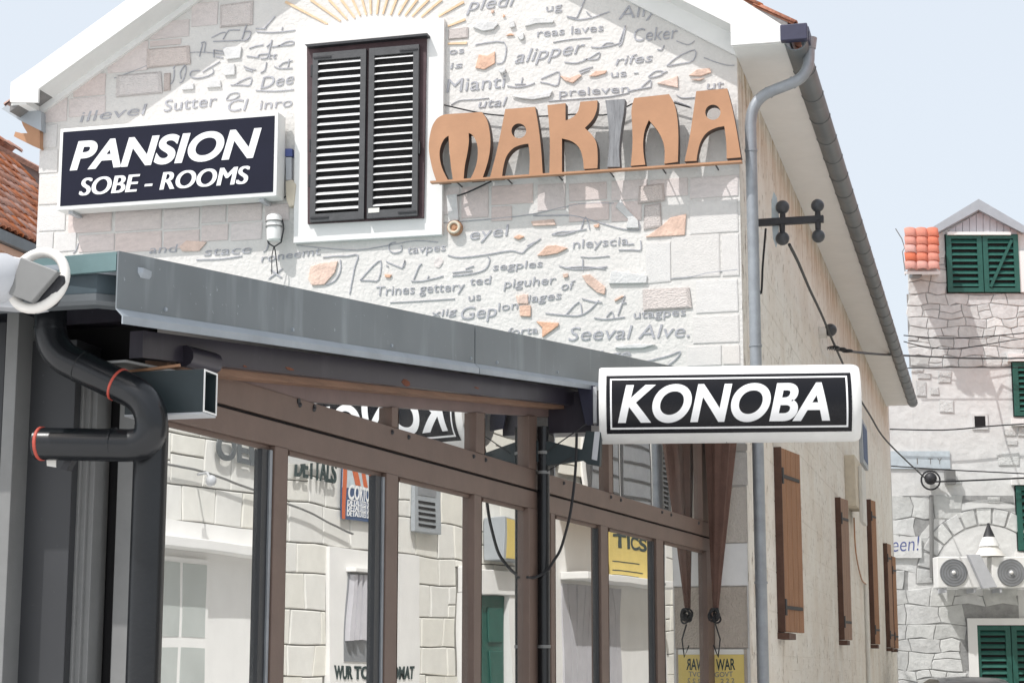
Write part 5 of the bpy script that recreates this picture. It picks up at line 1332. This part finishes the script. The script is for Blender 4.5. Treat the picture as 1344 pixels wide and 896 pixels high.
# upper window
def far_shutters(x0, y0, x1, y1, n, brace=True, single=False, w0=.03):
    a = F(x0, y1); b = F(x1, y0); um = (a[0]+b[0])/2
    MB().box(FR, a[0]-.02, b[0]+.02, a[1]-.02, b[1]+.02, .005, w0-.001).build('window_opening', M_dark, fa)
    SLg = slat_mesh(M_green, .085, .06, .012)
    L_ = [(a[0], um-.01), (um+.01, b[0])] if not single else [(a[0], b[0])]
    out = []
    for u0, u1 in L_:
        out.append(leaf(FR, fa, u0, u1, a[1], b[1], w0+.005, .06, .12, .10, n, SLg, M_green))
    if brace:
        u0, u1 = L_[-1]
        MB().ribbon(FR, [(u0+.14, a[1]+.12), (u1-.16, b[1]-.14)], .07, w0+.066, w0+.09).build('brace', M_green, out[-1])
    return out
far_shutters(1243.5, 309, 1334.5, 384, 8)
a = F(1243, 308.8, .1); b = F(1326, 306, .1); MB().box(FR, a[0], b[0], a[1], b[1]+.02, .01, .16).build('window_lintel', M_trim, fa)
a = F(1336, 384); b = F(1360, 330); MB().box(FR, a[0], b[0], a[1], b[1], .06, .07).build('render_patch', M_trim, fa)
# right windows cut by the frame
for (x0, y0, x1, y1) in ((1331, 476, 1400, 546), (1336, 638, 1405, 722)):
    far_shutters(x0, y0, x1, y1, 8, False)
    a = F(x0-8, y0-2, .1); b = F(x1+8, y0-12, .1); MB().box(FR, a[0], b[0], a[1], b[1], .01, .14).build('window_lintel', M_trim, fa)
    a = F(x0-3, y1+12, .1); b = F(x1+8, y1+3, .1); MB().box(FR, a[0], b[0], a[1], b[1], .01, .10).build('window_sill', M_trim, fa)
# ground window
a = F(1272, 900); b = F(1400, 811)
MB().box(FR, a[0], F(1282, 850)[0], a[1], b[1], .06, .12).build('window_surround', M_trim, fa)
MB().box(FR, F(1282, 850)[0]+.001, b[0], F(1300, 820)[1], b[1], .06, .12).build('window_surround', M_trim, fa)
far_shutters(1283, 821, 1372, 935, 12, False)
# small square hole
a = F(1279, 560); b = F(1292.5, 546); MB().box(FR, a[0]-.06, b[0]+.06, a[1]-.06, b[1]+.06, .0, .03).build('vent_frame', M_render, fa)
MB().box(FR, a[0], b[0], a[1], b[1], .031, .036).build('vent_hole', M_dark, fa)
# bracketed tiled penthouse at the left edge
def Fo(x, y, d):      # picture spot -> far-house coordinates for things standing out d metres along the lane
    q = hit(x, y, FR.o + Vector((0, -d, 0)), FR.w) - FR.o - Vector((0, -d, 0))
    return (q.dot(FR.u), q.dot(FR.v))
un0, un1 = Fo(1188, 356, 1.15)[0], Fo(1233, 356, 1.15)[0]
zb0 = Fo(1210, 354, 1.15)[1]; zt0 = Fo(1210, 301, .5)[1]
MB().prism(Frame(FRo.P(un0+.05, 0, 0), (0, -1, 0), Z, FR.u), [(0.0, zb0+.10), (1.05, zb0-.04), (1.05, zb0-.01), (.45, zt0-.06), (0.0, zt0-.06)], 0, un1-un0-.1).build('tiled_box', M_render, fa)
sdir = Vector((0, -1, 0))*.65+Z*(zb0-zt0); tl = sdir.length
TFm = Frame(FRo.P(0, zt0, .5), FR.u, -sdir, FR.u.cross(-sdir))
T2 = tile_mesh(M_tile2, .27, .30, .06)
for j in range(5):
    for i in range(3):
        M = Matrix.Translation(TFm.P(un0+.14+i*.27, -tl+j*tl/5-.02, .0)) @ TFm.rot().to_4x4()
        inst('roof_tile', T2, fa, M)
MB().box(FRo, un0-.02, un1+.02, zb0-.09, zb0-.03, 1.06, 1.12).build('eave_board', M_trim, fa)
at = thing('roof_aerial', 'thin bent wire aerial with a small box beside the tiled penthouse', 'aerial', tuple(FR.P(*F(1183, 368), .4)))
w1_ = [FR.P(*F(x, y), .4) for x, y in [(1184, 366), (1182, 350), (1180, 335), (1183, 330), (1179, 318), (1171, 305)]]
MB().tube(w1_, .012, 5).build('wire', M_grey, at)
MB().box(FR, F(1178, 0)[0], F(1190, 0)[0], F(0, 368)[1], F(0, 358)[1], .2, .5).build('aerial_box', M_grey, at)
# plaque, note, lamp, conduit
pq = thing('faded_plaque', 'faded white painted name panel with a few worn letters high on the far house', 'sign', tuple(FR.P(*F(1168, 615), 0)))
a = F(1160, 615); b = F(1246, 592); MB().box(FR, a[0], b[0], a[1], b[1], .01, .035).build('panel', M_paleblue, pq)
for s_, x_ in (('I', 1203), ('T', 1218), ('Y', 1230)):
    text_on(FR, s_, F(x_, 609), F(x_+(6 if s_ != 'I' else 1.5), 609), .15, .036, .038, M_grey, pq, 'letter')
nt_ = thing('painted_note', 'white board with blue handwritten word ending in an exclamation mark on the far house', 'sign', tuple(FR.P(*F(1168, 730), 0)))
a = F(1160, 732); b = F(1208, 704); MB().box(FR, a[0], b[0], a[1], b[1], .06, .085).build('board', M_render, nt_)
text_on(FR, 'een!', F(1170, 724), F(1206, 722), .36, .086, .09, M_blueink, nt_, 'letter', shear=.15, offset=-.01)
rl = thing('wall_lamp', 'round dark lamp bracket with wire ring where several cables meet on the far house', 'lamp', tuple(fp(1218, 632, 0)))
c = FR.P(*F(1219, 631), .2)
MB().tube(ring(c, FR.w, .22, .02, 20), .022, 6, False).build('wire_ring', M_iron, rl, smooth=True)
MB().ball(c+Z*.04, .15, 12).build('lamp_head', M_iron, rl, smooth=True)
MB().box(FR, F(1214, 0)[0], F(1226, 0)[0], F(0, 636)[1], F(0, 618)[1], .01, .2).build('bracket', M_grey, rl)
o = MB().tube([FR.P(*F(1221, 650), .1), FR.P(*F(1222, 758), .1)], .05, 8).build('conduit', M_grey, None, smooth=True, origin=tuple(FR.P(*F(1222, 758), 0))); tag(o, 'grey conduit running straight down from the ringed lamp on the far house', 'pipe')
cable('overhead_cable', 'upper thin cable crossing the far house just under its top row of stones', [fp(1186, 440), fp(1250, 444), fp(1344, 437), fp(1400, 430)], .013)
cable('overhead_cable', 'thin cable just above the thick one, sagging across the far house', [fp(1186, 448), fp(1215, 455), fp(1260, 457), fp(1344, 444), fp(1400, 440)], .012)
cable('overhead_cable', 'thin cable just below the thick one across the far house', [fp(1190, 483), fp(1250, 482), fp(1344, 482), fp(1400, 481)], .012)
cable('overhead_cable', 'cable crossing the far house at the height of the small square hole', [fp(1168, 563), fp(1240, 564), fp(1300, 559), fp(1344, 556), fp(1400, 552)], .016)
cable('overhead_cable', 'cable crossing the far house through the faded name panel', [fp(1166, 611), fp(1240, 616), fp(1300, 619), fp(1400, 624)], .014)
cable('overhead_cable', 'cable leaving the ringed lamp to the right along the far house', [fp(1222, 632), fp(1280, 630), fp(1344, 627), fp(1400, 625)], .02)
# air conditioners
def ac(x0, x1, fx, label):
    t = thing('air_conditioner', label, 'air conditioner', tuple(FR.P(*F(x0, 772), 0)), 'air conditioners on the far house')
    D0 = .75
    a = F(x0, 771, D0); b = F(x1, 730, D0)
    MB().box(FR, a[0], b[0], a[1], b[1], .3, D0).build('casing', M_signw, t, bevel=.02)
    c = F(fx, 751, D0); R = 17.5/55
    MB().prism(FR, [(c[0]+R*math.cos(math.radians(k)), c[1]+R*math.sin(math.radians(k))) for k in range(0, 360, 15)], D0+.001, D0+.02).build('fan_grille', M_fan, t)
    for r_ in (.35, .55, .75, .95):
        MB().tube(ring(FR.P(c[0], c[1], D0+.026), FR.w, R*r_, .01, 20), .006, 4, False).build('grille_ring', M_grey, t)
    MB().ball(FR.P(c[0], c[1], D0+.03), .05, 8).build('hub', M_signw, t, smooth=True)
    for x_ in (x0+6, x1-10):
        u = F(x_, 775, .5)[0]; MB().box(FR, u, u+.05, a[1]-.10, a[1]-.001, .0, D0-.03).build('wall_bracket', M_lgrey, t)
    return t
ac(1231, 1285, 1251.5, 'left white air conditioner with round fan on the far house, partly behind a tilted panel')
ac(1303, 1366, 1327, 'right white air conditioner with round fan on the far house at the picture edge')
q = [FR.px(x, y, .95) for x, y in [(1270, 727), (1286, 727), (1309, 770), (1290, 772)]]
o = MB().prism(FR, q, .78, .98).build('tilted_panel', M_lgrey, None, bevel=.01, origin=tuple(FR.P(*F(1290, 772), .9))); tag(o, 'light grey tilted panel leaning between the two air conditioners', 'panel')
cn = thing('cone_lamp', 'dark cone tipped white lamp standing above the air conditioners', 'lamp', tuple(FR.P(*F(1299, 730), .5)))
c = FR.P(*F(1299, 730, .5), .5); k_ = 1/55.5
MB().tube([c+Z*25*k_, c+Z*40*k_, c+Z*43*k_], [.14, .035, .03], 14).build('dark_cone', M_iron, cn, smooth=True)
MB().tube([c+Z*13*k_, c+Z*16*k_, c+Z*25*k_], [.24, .22, .14], 14).build('white_shade', M_signw, cn, smooth=True)
MB().tube([c+Z*0*k_, c+Z*13*k_], [.36, .20], 14).build('white_base', M_sill, cn, smooth=True)
# ================================================================== HOUSE ACROSS THE LANE (seen in the glass)
op = thing('ashlar_house', 'cream stone house across the lane, mirrored in the glass front, with white plaster door surrounds', 'house', (OX, 20, 0))
MB().box(OP, 9, 46, 0, 7.4, -6, -.002).build('wall', M_omortar, op)
openings = []
def R4(x0, y0, x1, y1):
    a = refl(x0, (y0+y1)/2); b = refl(x1, (y0+y1)/2)
    c = refl((x0+x1)/2, y0)[1]; d = refl((x0+x1)/2, y1)[1]
    return a[0], b[0], d, c
def obox(r, w0, w1, name, m, parent=None, bev=.004, **k):
    return MB().box(OP, r[0], r[1], r[2], r[3], w0, w1).build(name, m, parent or op, bevel=bev, **k)
# first surround (leftmost pane)
u0, u1 = 12.6, refl(352, 700)[0]+.05
openings.append((u0, u1, 0, 3.0))
wl = refl(250, 750)[0]; wt = refl(240, 727)[1]
MB().prism(OP, [(u0, 0), (u1, 0), (u1, 3.0), (u0, 3.0)], 0, .04).build('door_surround', M_trim, op)
ow = (14.7, wl+.15, .0, wt)
obox((14.6, 16.5, 0, wt), .041, .36, 'x', M_trim).name = 'porch_wall' if False else 'window_reveal'
bpy.data.objects.remove(bpy.data.objects['window_reveal'])
# deep hood and reveal so the sun cuts a slanting shade
MB().box(OP, u0+.1, u1-.3, wt+.02, wt+.12, .041, .30).build('window_hood', M_trim, op, bevel=.01)
obox((14.95, 15.9, 1.0, wt-.05), .041, .075, 'window_frame', M_trim)
for r_ in ((15.0, 15.4, 1.92, wt-.1), (15.45, 15.85, 1.92, wt-.1), (15.0, 15.4, 1.05, 1.82), (15.45, 15.85, 1.05, 1.82)):
    obox(r_, .076, .08, 'window_pane', M_pane, bev=0)
# second surround with a small curtained window, across two panes
a0 = refl(428, 712); a1 = refl(547, 735)
u0, u1 = a0[0], a1[0]; zt2 = (a0[1]+a1[1])/2
openings.append((u0, u1, 1.1, zt2))
obox((u0, u1, 1.1, zt2), 0, .05, 'window_surround', M_trim)
r_ = R4(447, 752, 487, 868); r_ = (r_[0], r_[1]+.1, r_[2], r_[3])
obox(r_, .051, .06, 'window_pane', M_fan, bev=0)
for k in range(6):
    uu = r_[0]+(r_[1]-r_[0])*(k+.5)/6
    MB().tube([OP.P(uu, r_[3]-.02, .075), OP.P(uu+rr.uniform(-.02, .02), r_[2]+.22+rr.uniform(0, .03), .075)], [.05, .06], 6).build('curtain_fold', M_siding, op, smooth=True)
obox((r_[0]-.03, r_[1]+.03, r_[3]+.01, r_[3]+.05), .051, .16, 'window_hood', M_trim)
# stone vent grille
r_ = R4(535, 634, 568, 700)
vg = thing('louvre_vent', 'tall pale grey louvred metal vent on the cream stone wall, mirrored in the third pane', 'vent', (OX, r_[0], r_[2]))
MB().box(OP, r_[0], r_[1], r_[2], r_[3], .03, .10).build('vent_frame', M_zincroof, vg, bevel=.01)
h = (r_[3]-r_[2])
MB().box(OP, r_[0]+.1, r_[1]-.1, r_[3]-h*.25, r_[3]-h*.08, .101, .106).build('vent_plate', M_fan, vg)
for k in range(5):
    z_ = r_[2]+h*(.12+k*.115)
    MB().box(OP, r_[0]+.12, r_[1]-.12, z_, z_+h*.055, .101, .106).build('vent_slot', M_dark, vg)
# green door with white lintel
r_ = R4(610, 782, 662, 893); d0 = refl(634, 782)[0]-.5; d1 = refl(660, 782)[0]
lt = refl(640, 750); lb = refl(640, 780)
openings.append((d0-.35, refl(692, 780)[0]+.2, 0, lt[1]))
MB().box(OP, d0-.3, refl(691, 780)[0]+.1, lb[1], lt[1]+.02, 0, .12).build('door_lintel', M_trim, op, bevel=.01)
MB().box(OP, d1+.02, refl(691, 780)[0]+.1, 0, lb[1]-.002, 0, .10).build('door_surround', M_trim, op)
MB().box(OP, d0-.3, d0-.02, 0, lb[1]-.002, 0, .10).build('door_surround', M_trim, op)
dd = MB().box(OP, d0, d1, 0.05, lb[1]-.01, .0, .02).build('green_door', M_green, op)
for z0_, z1_ in ((.2, 1.0), (1.15, 1.85), (1.95, lb[1]-.15)):
    for k in range(2):
        ua = d0+.08+k*(d1-d0)/2; MB().box(OP, ua, ua+(d1-d0)/2-.16, z0_, z1_, .021, .045).build('door_panel', M_green, dd, bevel=.01)
# white plastered front with awning and boards
s0 = refl(722, 700)[0]; s1 = refl(862, 700)[0]
openings.append((s0, s1+.2, 0, 4.3))
MB().box(OP, s0, s1+.2, 0, 4.2, 0, .05).build('white_front', M_trim, op)
zsh = refl(760, 763)[1]
MB().box(OP, s0+.2, s1-.1, zsh, zsh+.10, .051, .45).build('front_canopy', M_trim, op, bevel=.01)
for k in range(9):
    ua = s0+.25+k*.24; MB().box(OP, ua, ua+.225, 0.1, zsh-.05, .051, .07).build('white_board', M_siding, op)
MB().prism(Frame(OP.P(s0+.1, 0, 0), OP.w, Z, OP.u), [(.055, 3.95), (.5, 3.62), (.5, 3.55), (.055, 3.85)], 0, 1.6).build('orange_awning', M_orange, op)
r_ = R4(797, 703, 851, 760)
yp1 = thing('yellow_poster', 'yellow poster with dark heading and small lines of text, mirrored in the narrow pane', 'poster', (OX-.06, r_[0], r_[2]))
MB().box(OP, r_[0], r_[1], r_[2], r_[3]+.1, .055, .075).build('poster_sheet', M_yellow, yp1)
text_on(OP, 'TICS', (r_[0]+.15, r_[3]-.20), (r_[1]-.3, r_[3]-.20), .20, .076, .08, M_ink, yp1, 'letter', offset=.03)
for k, wd in enumerate((.75, .85, .7, .55)):
    MB().box(OP, r_[0]+.15, r_[0]+.15+(r_[1]-r_[0]-.4)*wd, r_[3]-.42-k*.07-(0 if k == 0 else .06), r_[3]-.405-k*.07-(0 if k == 0 else .06), .076, .078).build('text_line', M_ink, yp1)
r_ = R4(668, 686, 690, 740); r_ = (r_[0]-.80, r_[1]-.70, r_[2], r_[3])
ys = thing('yellow_sign', 'yellow box sign with a dark seven beside the green door, mirrored in the glass', 'sign', (OX-.3, r_[0], r_[2]))
MB().box(OP, r_[0], r_[1]+.25, r_[2], r_[3], .02, .28).build('sign_box', M_zincroof, ys, bevel=.01)
MB().box(OP, r_[0]+.06, r_[1]+.25, r_[2]+.02, r_[3]-.02, .281, .286).build('sign_face', M_yellow, ys)
text_on(OP, '7', (r_[0]+.45, r_[2]+.35), (r_[0]+.75, r_[2]+.35), .34, .287, .29, M_ink, ys, 'letter', shear=.2, offset=.03)
# poster, banner, lamp
r_ = R4(443, 608, 497, 684)
pp_ = thing('event_poster', 'red white and blue event poster on the cream wall, mirrored high in the second pane', 'poster', (OX-.03, r_[0], r_[2]))
H = r_[3]-r_[2]
MB().box(OP, r_[0], r_[1], r_[2], r_[3], .05, .06).build('poster_sheet', M_paint_blue, pp_)
MB().box(OP, r_[0], r_[1], r_[2]+H*.52, r_[3], .061, .064).build('poster_top', M_paleblue, pp_)
MB().box(OP, r_[0], r_[0]+.06, r_[2], r_[3], .065, .068).build('poster_edge', M_paint_orange, pp_)
for k in range(3):
    ua = r_[0]+.1+k*.2; MB().prism(OP, [(ua, r_[3]), (ua+.1, r_[3]), (ua+.22, r_[2]+H*.58), (ua+.1, r_[2]+H*.58)], .065, .068).build('red_stripe', M_paint_orange, pp_)
text_on(OP, 'CORTON IT', (r_[0]+.1, r_[2]+H*.34), (r_[1]-.1, r_[2]+H*.34), .16, .061, .065, M_print, pp_, 'letter', offset=.02)
for k in range(3):
    text_on(OP, 'DETALUTES DI OREN', (r_[0]+.1, r_[2]+H*(.24-.09*k)), (r_[1]-.15, r_[2]+H*(.24-.09*k)), .06, .061, .065, M_print, pp_, 'letter', offset=.01)
r_ = R4(380, 588, 436, 620)
bn = thing('wall_lettering', 'dark capital letters DETTALS high on the cream wall, mirrored in the second pane', 'lettering', (OX-.03, r_[0], r_[2]))
zz = refl(410, 614)
text_on(OP, 'DETTALS', (r_[0], zz[1]-.13), (r_[1], zz[1]-.13), .22, .055, .07, M_ink, bn, 'letter', offset=.02)
r_ = R4(427, 874, 542, 890)
bn2 = thing('wall_lettering', 'dark capital letters WUR TO BUT OMAT low on the mirrored white window surround', 'lettering', (OX-.03, r_[0], r_[2]))
text_on(OP, 'WUR TO BUT  OMAT', (r_[0]+.05, r_[2]), (r_[1]-.1, r_[2]), .14, .052, .06, M_ink, bn2, 'letter', offset=.03)
zz = refl(275, 602)
bn3 = thing('wall_lettering', 'dark grey round and barred letters high on the cream wall, mirrored in the leftmost pane', 'lettering', (OX-.03, zz[0], zz[1]))
text_on(OP, 'OEE', (zz[0], zz[1]), (refl(335, 592)[0], zz[1]), .26, .055, .07, M_gutter, bn3, 'letter', offset=.03)
zz = refl(245, 632)
wl_ = thing('wall_lamp', 'small white lamp on a bracket over the plaster surround, mirrored in the leftmost pane', 'lamp', (OX, zz[0], zz[1]))
MB().ball((OX-.28, zz[0], zz[1]), .055, 10).build('lamp_head', M_lgrey, wl_, smooth=True)
MB().tube([(OX-.05, zz[0]+.1, zz[1]+.08), (OX-.2, zz[0]+.05, zz[1]+.08), (OX-.28, zz[0], zz[1])], .014, 6).build('lamp_arm', M_lgrey, wl_, smooth=True)
cable('wall_cable', 'thin grey cable draped along the cream wall, mirrored in the left pane', [(OX-.07, 14.2, 3.5), (OX-.07, zz[0], zz[1]+.12), (OX-.07, zz[0]+.9, zz[1]+.02), (OX-.07, zz[0]+2.0, zz[1]-.12), (OX-.07, 18.6, zz[1]-.3)], .012, M_grey)
# upper dark louvred shutters and panes
SLd = slat_mesh(M_shut, .05, .04, .01)
for r_ in (R4(853, 575, 873, 690), (17.0, 17.8, 4.6, 6.2), (19.0, 19.8, 4.6, 6.2)):
    leaf(OP, op, r_[0], r_[1], r_[2], r_[3], .05, .04, .08, .08, 16, SLd, M_shut)
r_ = R4(764, 560, 846, 668)
MB().box(OP, r_[0]-.12, refl(852, 620)[0], r_[2]-.12, r_[3]+.6, .03, .07).build('window_surround', M_trim, op, bevel=.01)
mu = (r_[0]+r_[1])/2
for ua, ub in ((r_[0], mu-.05), (mu+.05, r_[1])):
    fr_ = MB().box(OP, ua, ub, r_[2], r_[3]+.5, .071, .10).build('window_frame', M_shut, op)
    MB().box(OP, ua+.07, ub-.07, r_[2]+.07, r_[3]+.4, .101, .104).build('window_pane', M_fan, fr_)
    for k in range(5):
        z_ = r_[2]+.2+k*.26; MB().box(OP, ua+.07, ub-.07, z_, z_+.03, .1045, .115).build('glazing_bar', M_shut, fr_)
# cornice and roof
MB().box(OP, 9, 46, 7.0, 7.25, 0, .45).build('cornice', M_trim, op)
MB().prism(Frame(OP.P(9, 0, 0), OP.w, Z, OP.u), [(.6, 7.26), (-3, 9.2), (-6.4, 7.26)], 0, 37).build('roof', M_tile, op)
# ashlar pieces: those the glass shows become parts, the rest one mass
SMO = stone_meshes('stone', M_ostone, 6, .02, .015, 51)
ro_ = random.Random(21); cnt2 = 0
def blocked(u, v, q):
    return any(q[1] > a+.02 and q[0] < b-.02 and q[3] > c+.02 and q[2] < d-.02 for a, b, c, d in openings)
rest = MB()
for q in masonry(13.2, 30.5, .0, 6.98, .28, .50, .30, .68, ro_):
    # trim pieces against the openings instead of dropping them
    u0, u1, v0, v1 = q; ok = True
    for a, b, c, d in openings:
        if u1 > a and u0 < b and v1 > c and v0 < d:
            if u0 < a-.06: u1 = a
            elif u1 > b+.06: u0 = b
            elif v1 > d+.06: v0 = d
            else: ok = False
    if not ok: continue
    if 1.2 < v0 < 4.2 and cnt2 < 296:
        rubble(op, M_ostone, OP, (u0, u1, v0, v1), 0, .014, .014, .012, 2.0, ro_); cnt2 += 1
    else: rest.box(OP, u0+.01, u1-.01, v0+.01, v1-.01, 0, .036)
for q in masonry(30.5, 45.5, 0, 6.98, .3, .5, .4, .9, ro_): rest.box(OP, q[0]+.01, q[1]-.01, q[2]+.01, q[3]-.01, 0, .036)
rest.build('stone_mass', M_ostone, op, kind='stuff')
# ================================================================== PARKED CAR (only its roof shows at the bottom edge)
cz = fh*36.0 + Vector((RT.x, RT.y, 0))*((1254-672)/FPX*36.6)
car = thing('parked_car', 'grey parked car whose roof just shows under the ground floor window of the far house', 'car', (cz.x, cz.y, 0))
M_car = mat('dark_grey_car_paint', (0.06, 0.065, 0.07), 0.3, .04, 3, 0, 10, coat=.6)
M_win = mat('dark_car_glass', (0.02, 0.022, 0.025), 0.08, .05, 3, 0, 10)
M_tyre = mat('tyre_rubber', (0.02, 0.02, 0.02), .9, .1, 10, .2, 30)
CF = Frame((cz.x, cz.y, 0), -fh, Z, Vector((RT.x, RT.y, 0)))    # u forward towards the viewer
side = [(-1.95, .32), (-1.98, .75), (-1.80, .98), (-1.35, 1.38), (-.7, 1.50), (.1, 1.485), (.62, 1.34), (1.05, .98), (1.75, .86), (1.98, .62), (1.98, .32)]
vs = []; K = [(-.82, .0), (-.86, .0), (.86, .0), (.82, .0)]
sec = [-.84, -.80, -.5, 0, .5, .80, .84]
for wv in sec:
    for u, v in side:
        t = max(0, (v-.95)/.55); sh = 1-.22*t if abs(wv) > .6 else 1
        drop = .03*(abs(wv)/.8)**2*t*1.6+(.05 if abs(wv) > .82 else 0)*(1 if v > .4 else 0)
        vs.append(CF.P(u*(1 if abs(wv) < .82 else .97), v-drop, wv*sh))
m_ = len(side); fs = [(i*m_+k, i*m_+(k+1) % m_, (i+1)*m_+(k+1) % m_, (i+1)*m_+k) for i in range(len(sec)-1) for k in range(m_)]
fs += [tuple(range(m_)), tuple(range(len(sec)*m_-1, (len(sec)-1)*m_-1, -1))]
MB().add(vs, fs).build('body', M_car, car, smooth=True)
MB().prism(Frame(CF.P(0, 0, -.62), CF.u, Z, CF.w), [(.70, 1.31), (.72, 1.33), (1.08, 1.01), (1.06, .99)], 0, 1.24).build('windscreen', M_win, car)
for s in (-1, 1):
    MB().prism(CF, [(-1.2, 1.02), (.85, 1.02), (.5, 1.30), (-.9, 1.34)], s*.78-.03*s, s*.80+(.0)).build('side_window', M_win, car)
    for u in (-1.25, 1.25):
        wh = MB().tube([CF.P(u, .33, s*.62), CF.P(u, .33, s*.84)], .33, 20).build('wheel', M_tyre, car, smooth=True)
        MB().tube([CF.P(u, .33, s*.841), CF.P(u, .33, s*.85)], .2, 14).build('rim', M_pipe, wh, smooth=True)
    MB().box(CF, 1.94, 1.99, .6, .75, s*.45-.14, s*.45+.14).build('headlight', M_signw, car, bevel=.01)
# ------------------------------------------------------------------ tidy
for o in list(bpy.data.objects):
    if '_o' in o: del o['_o']
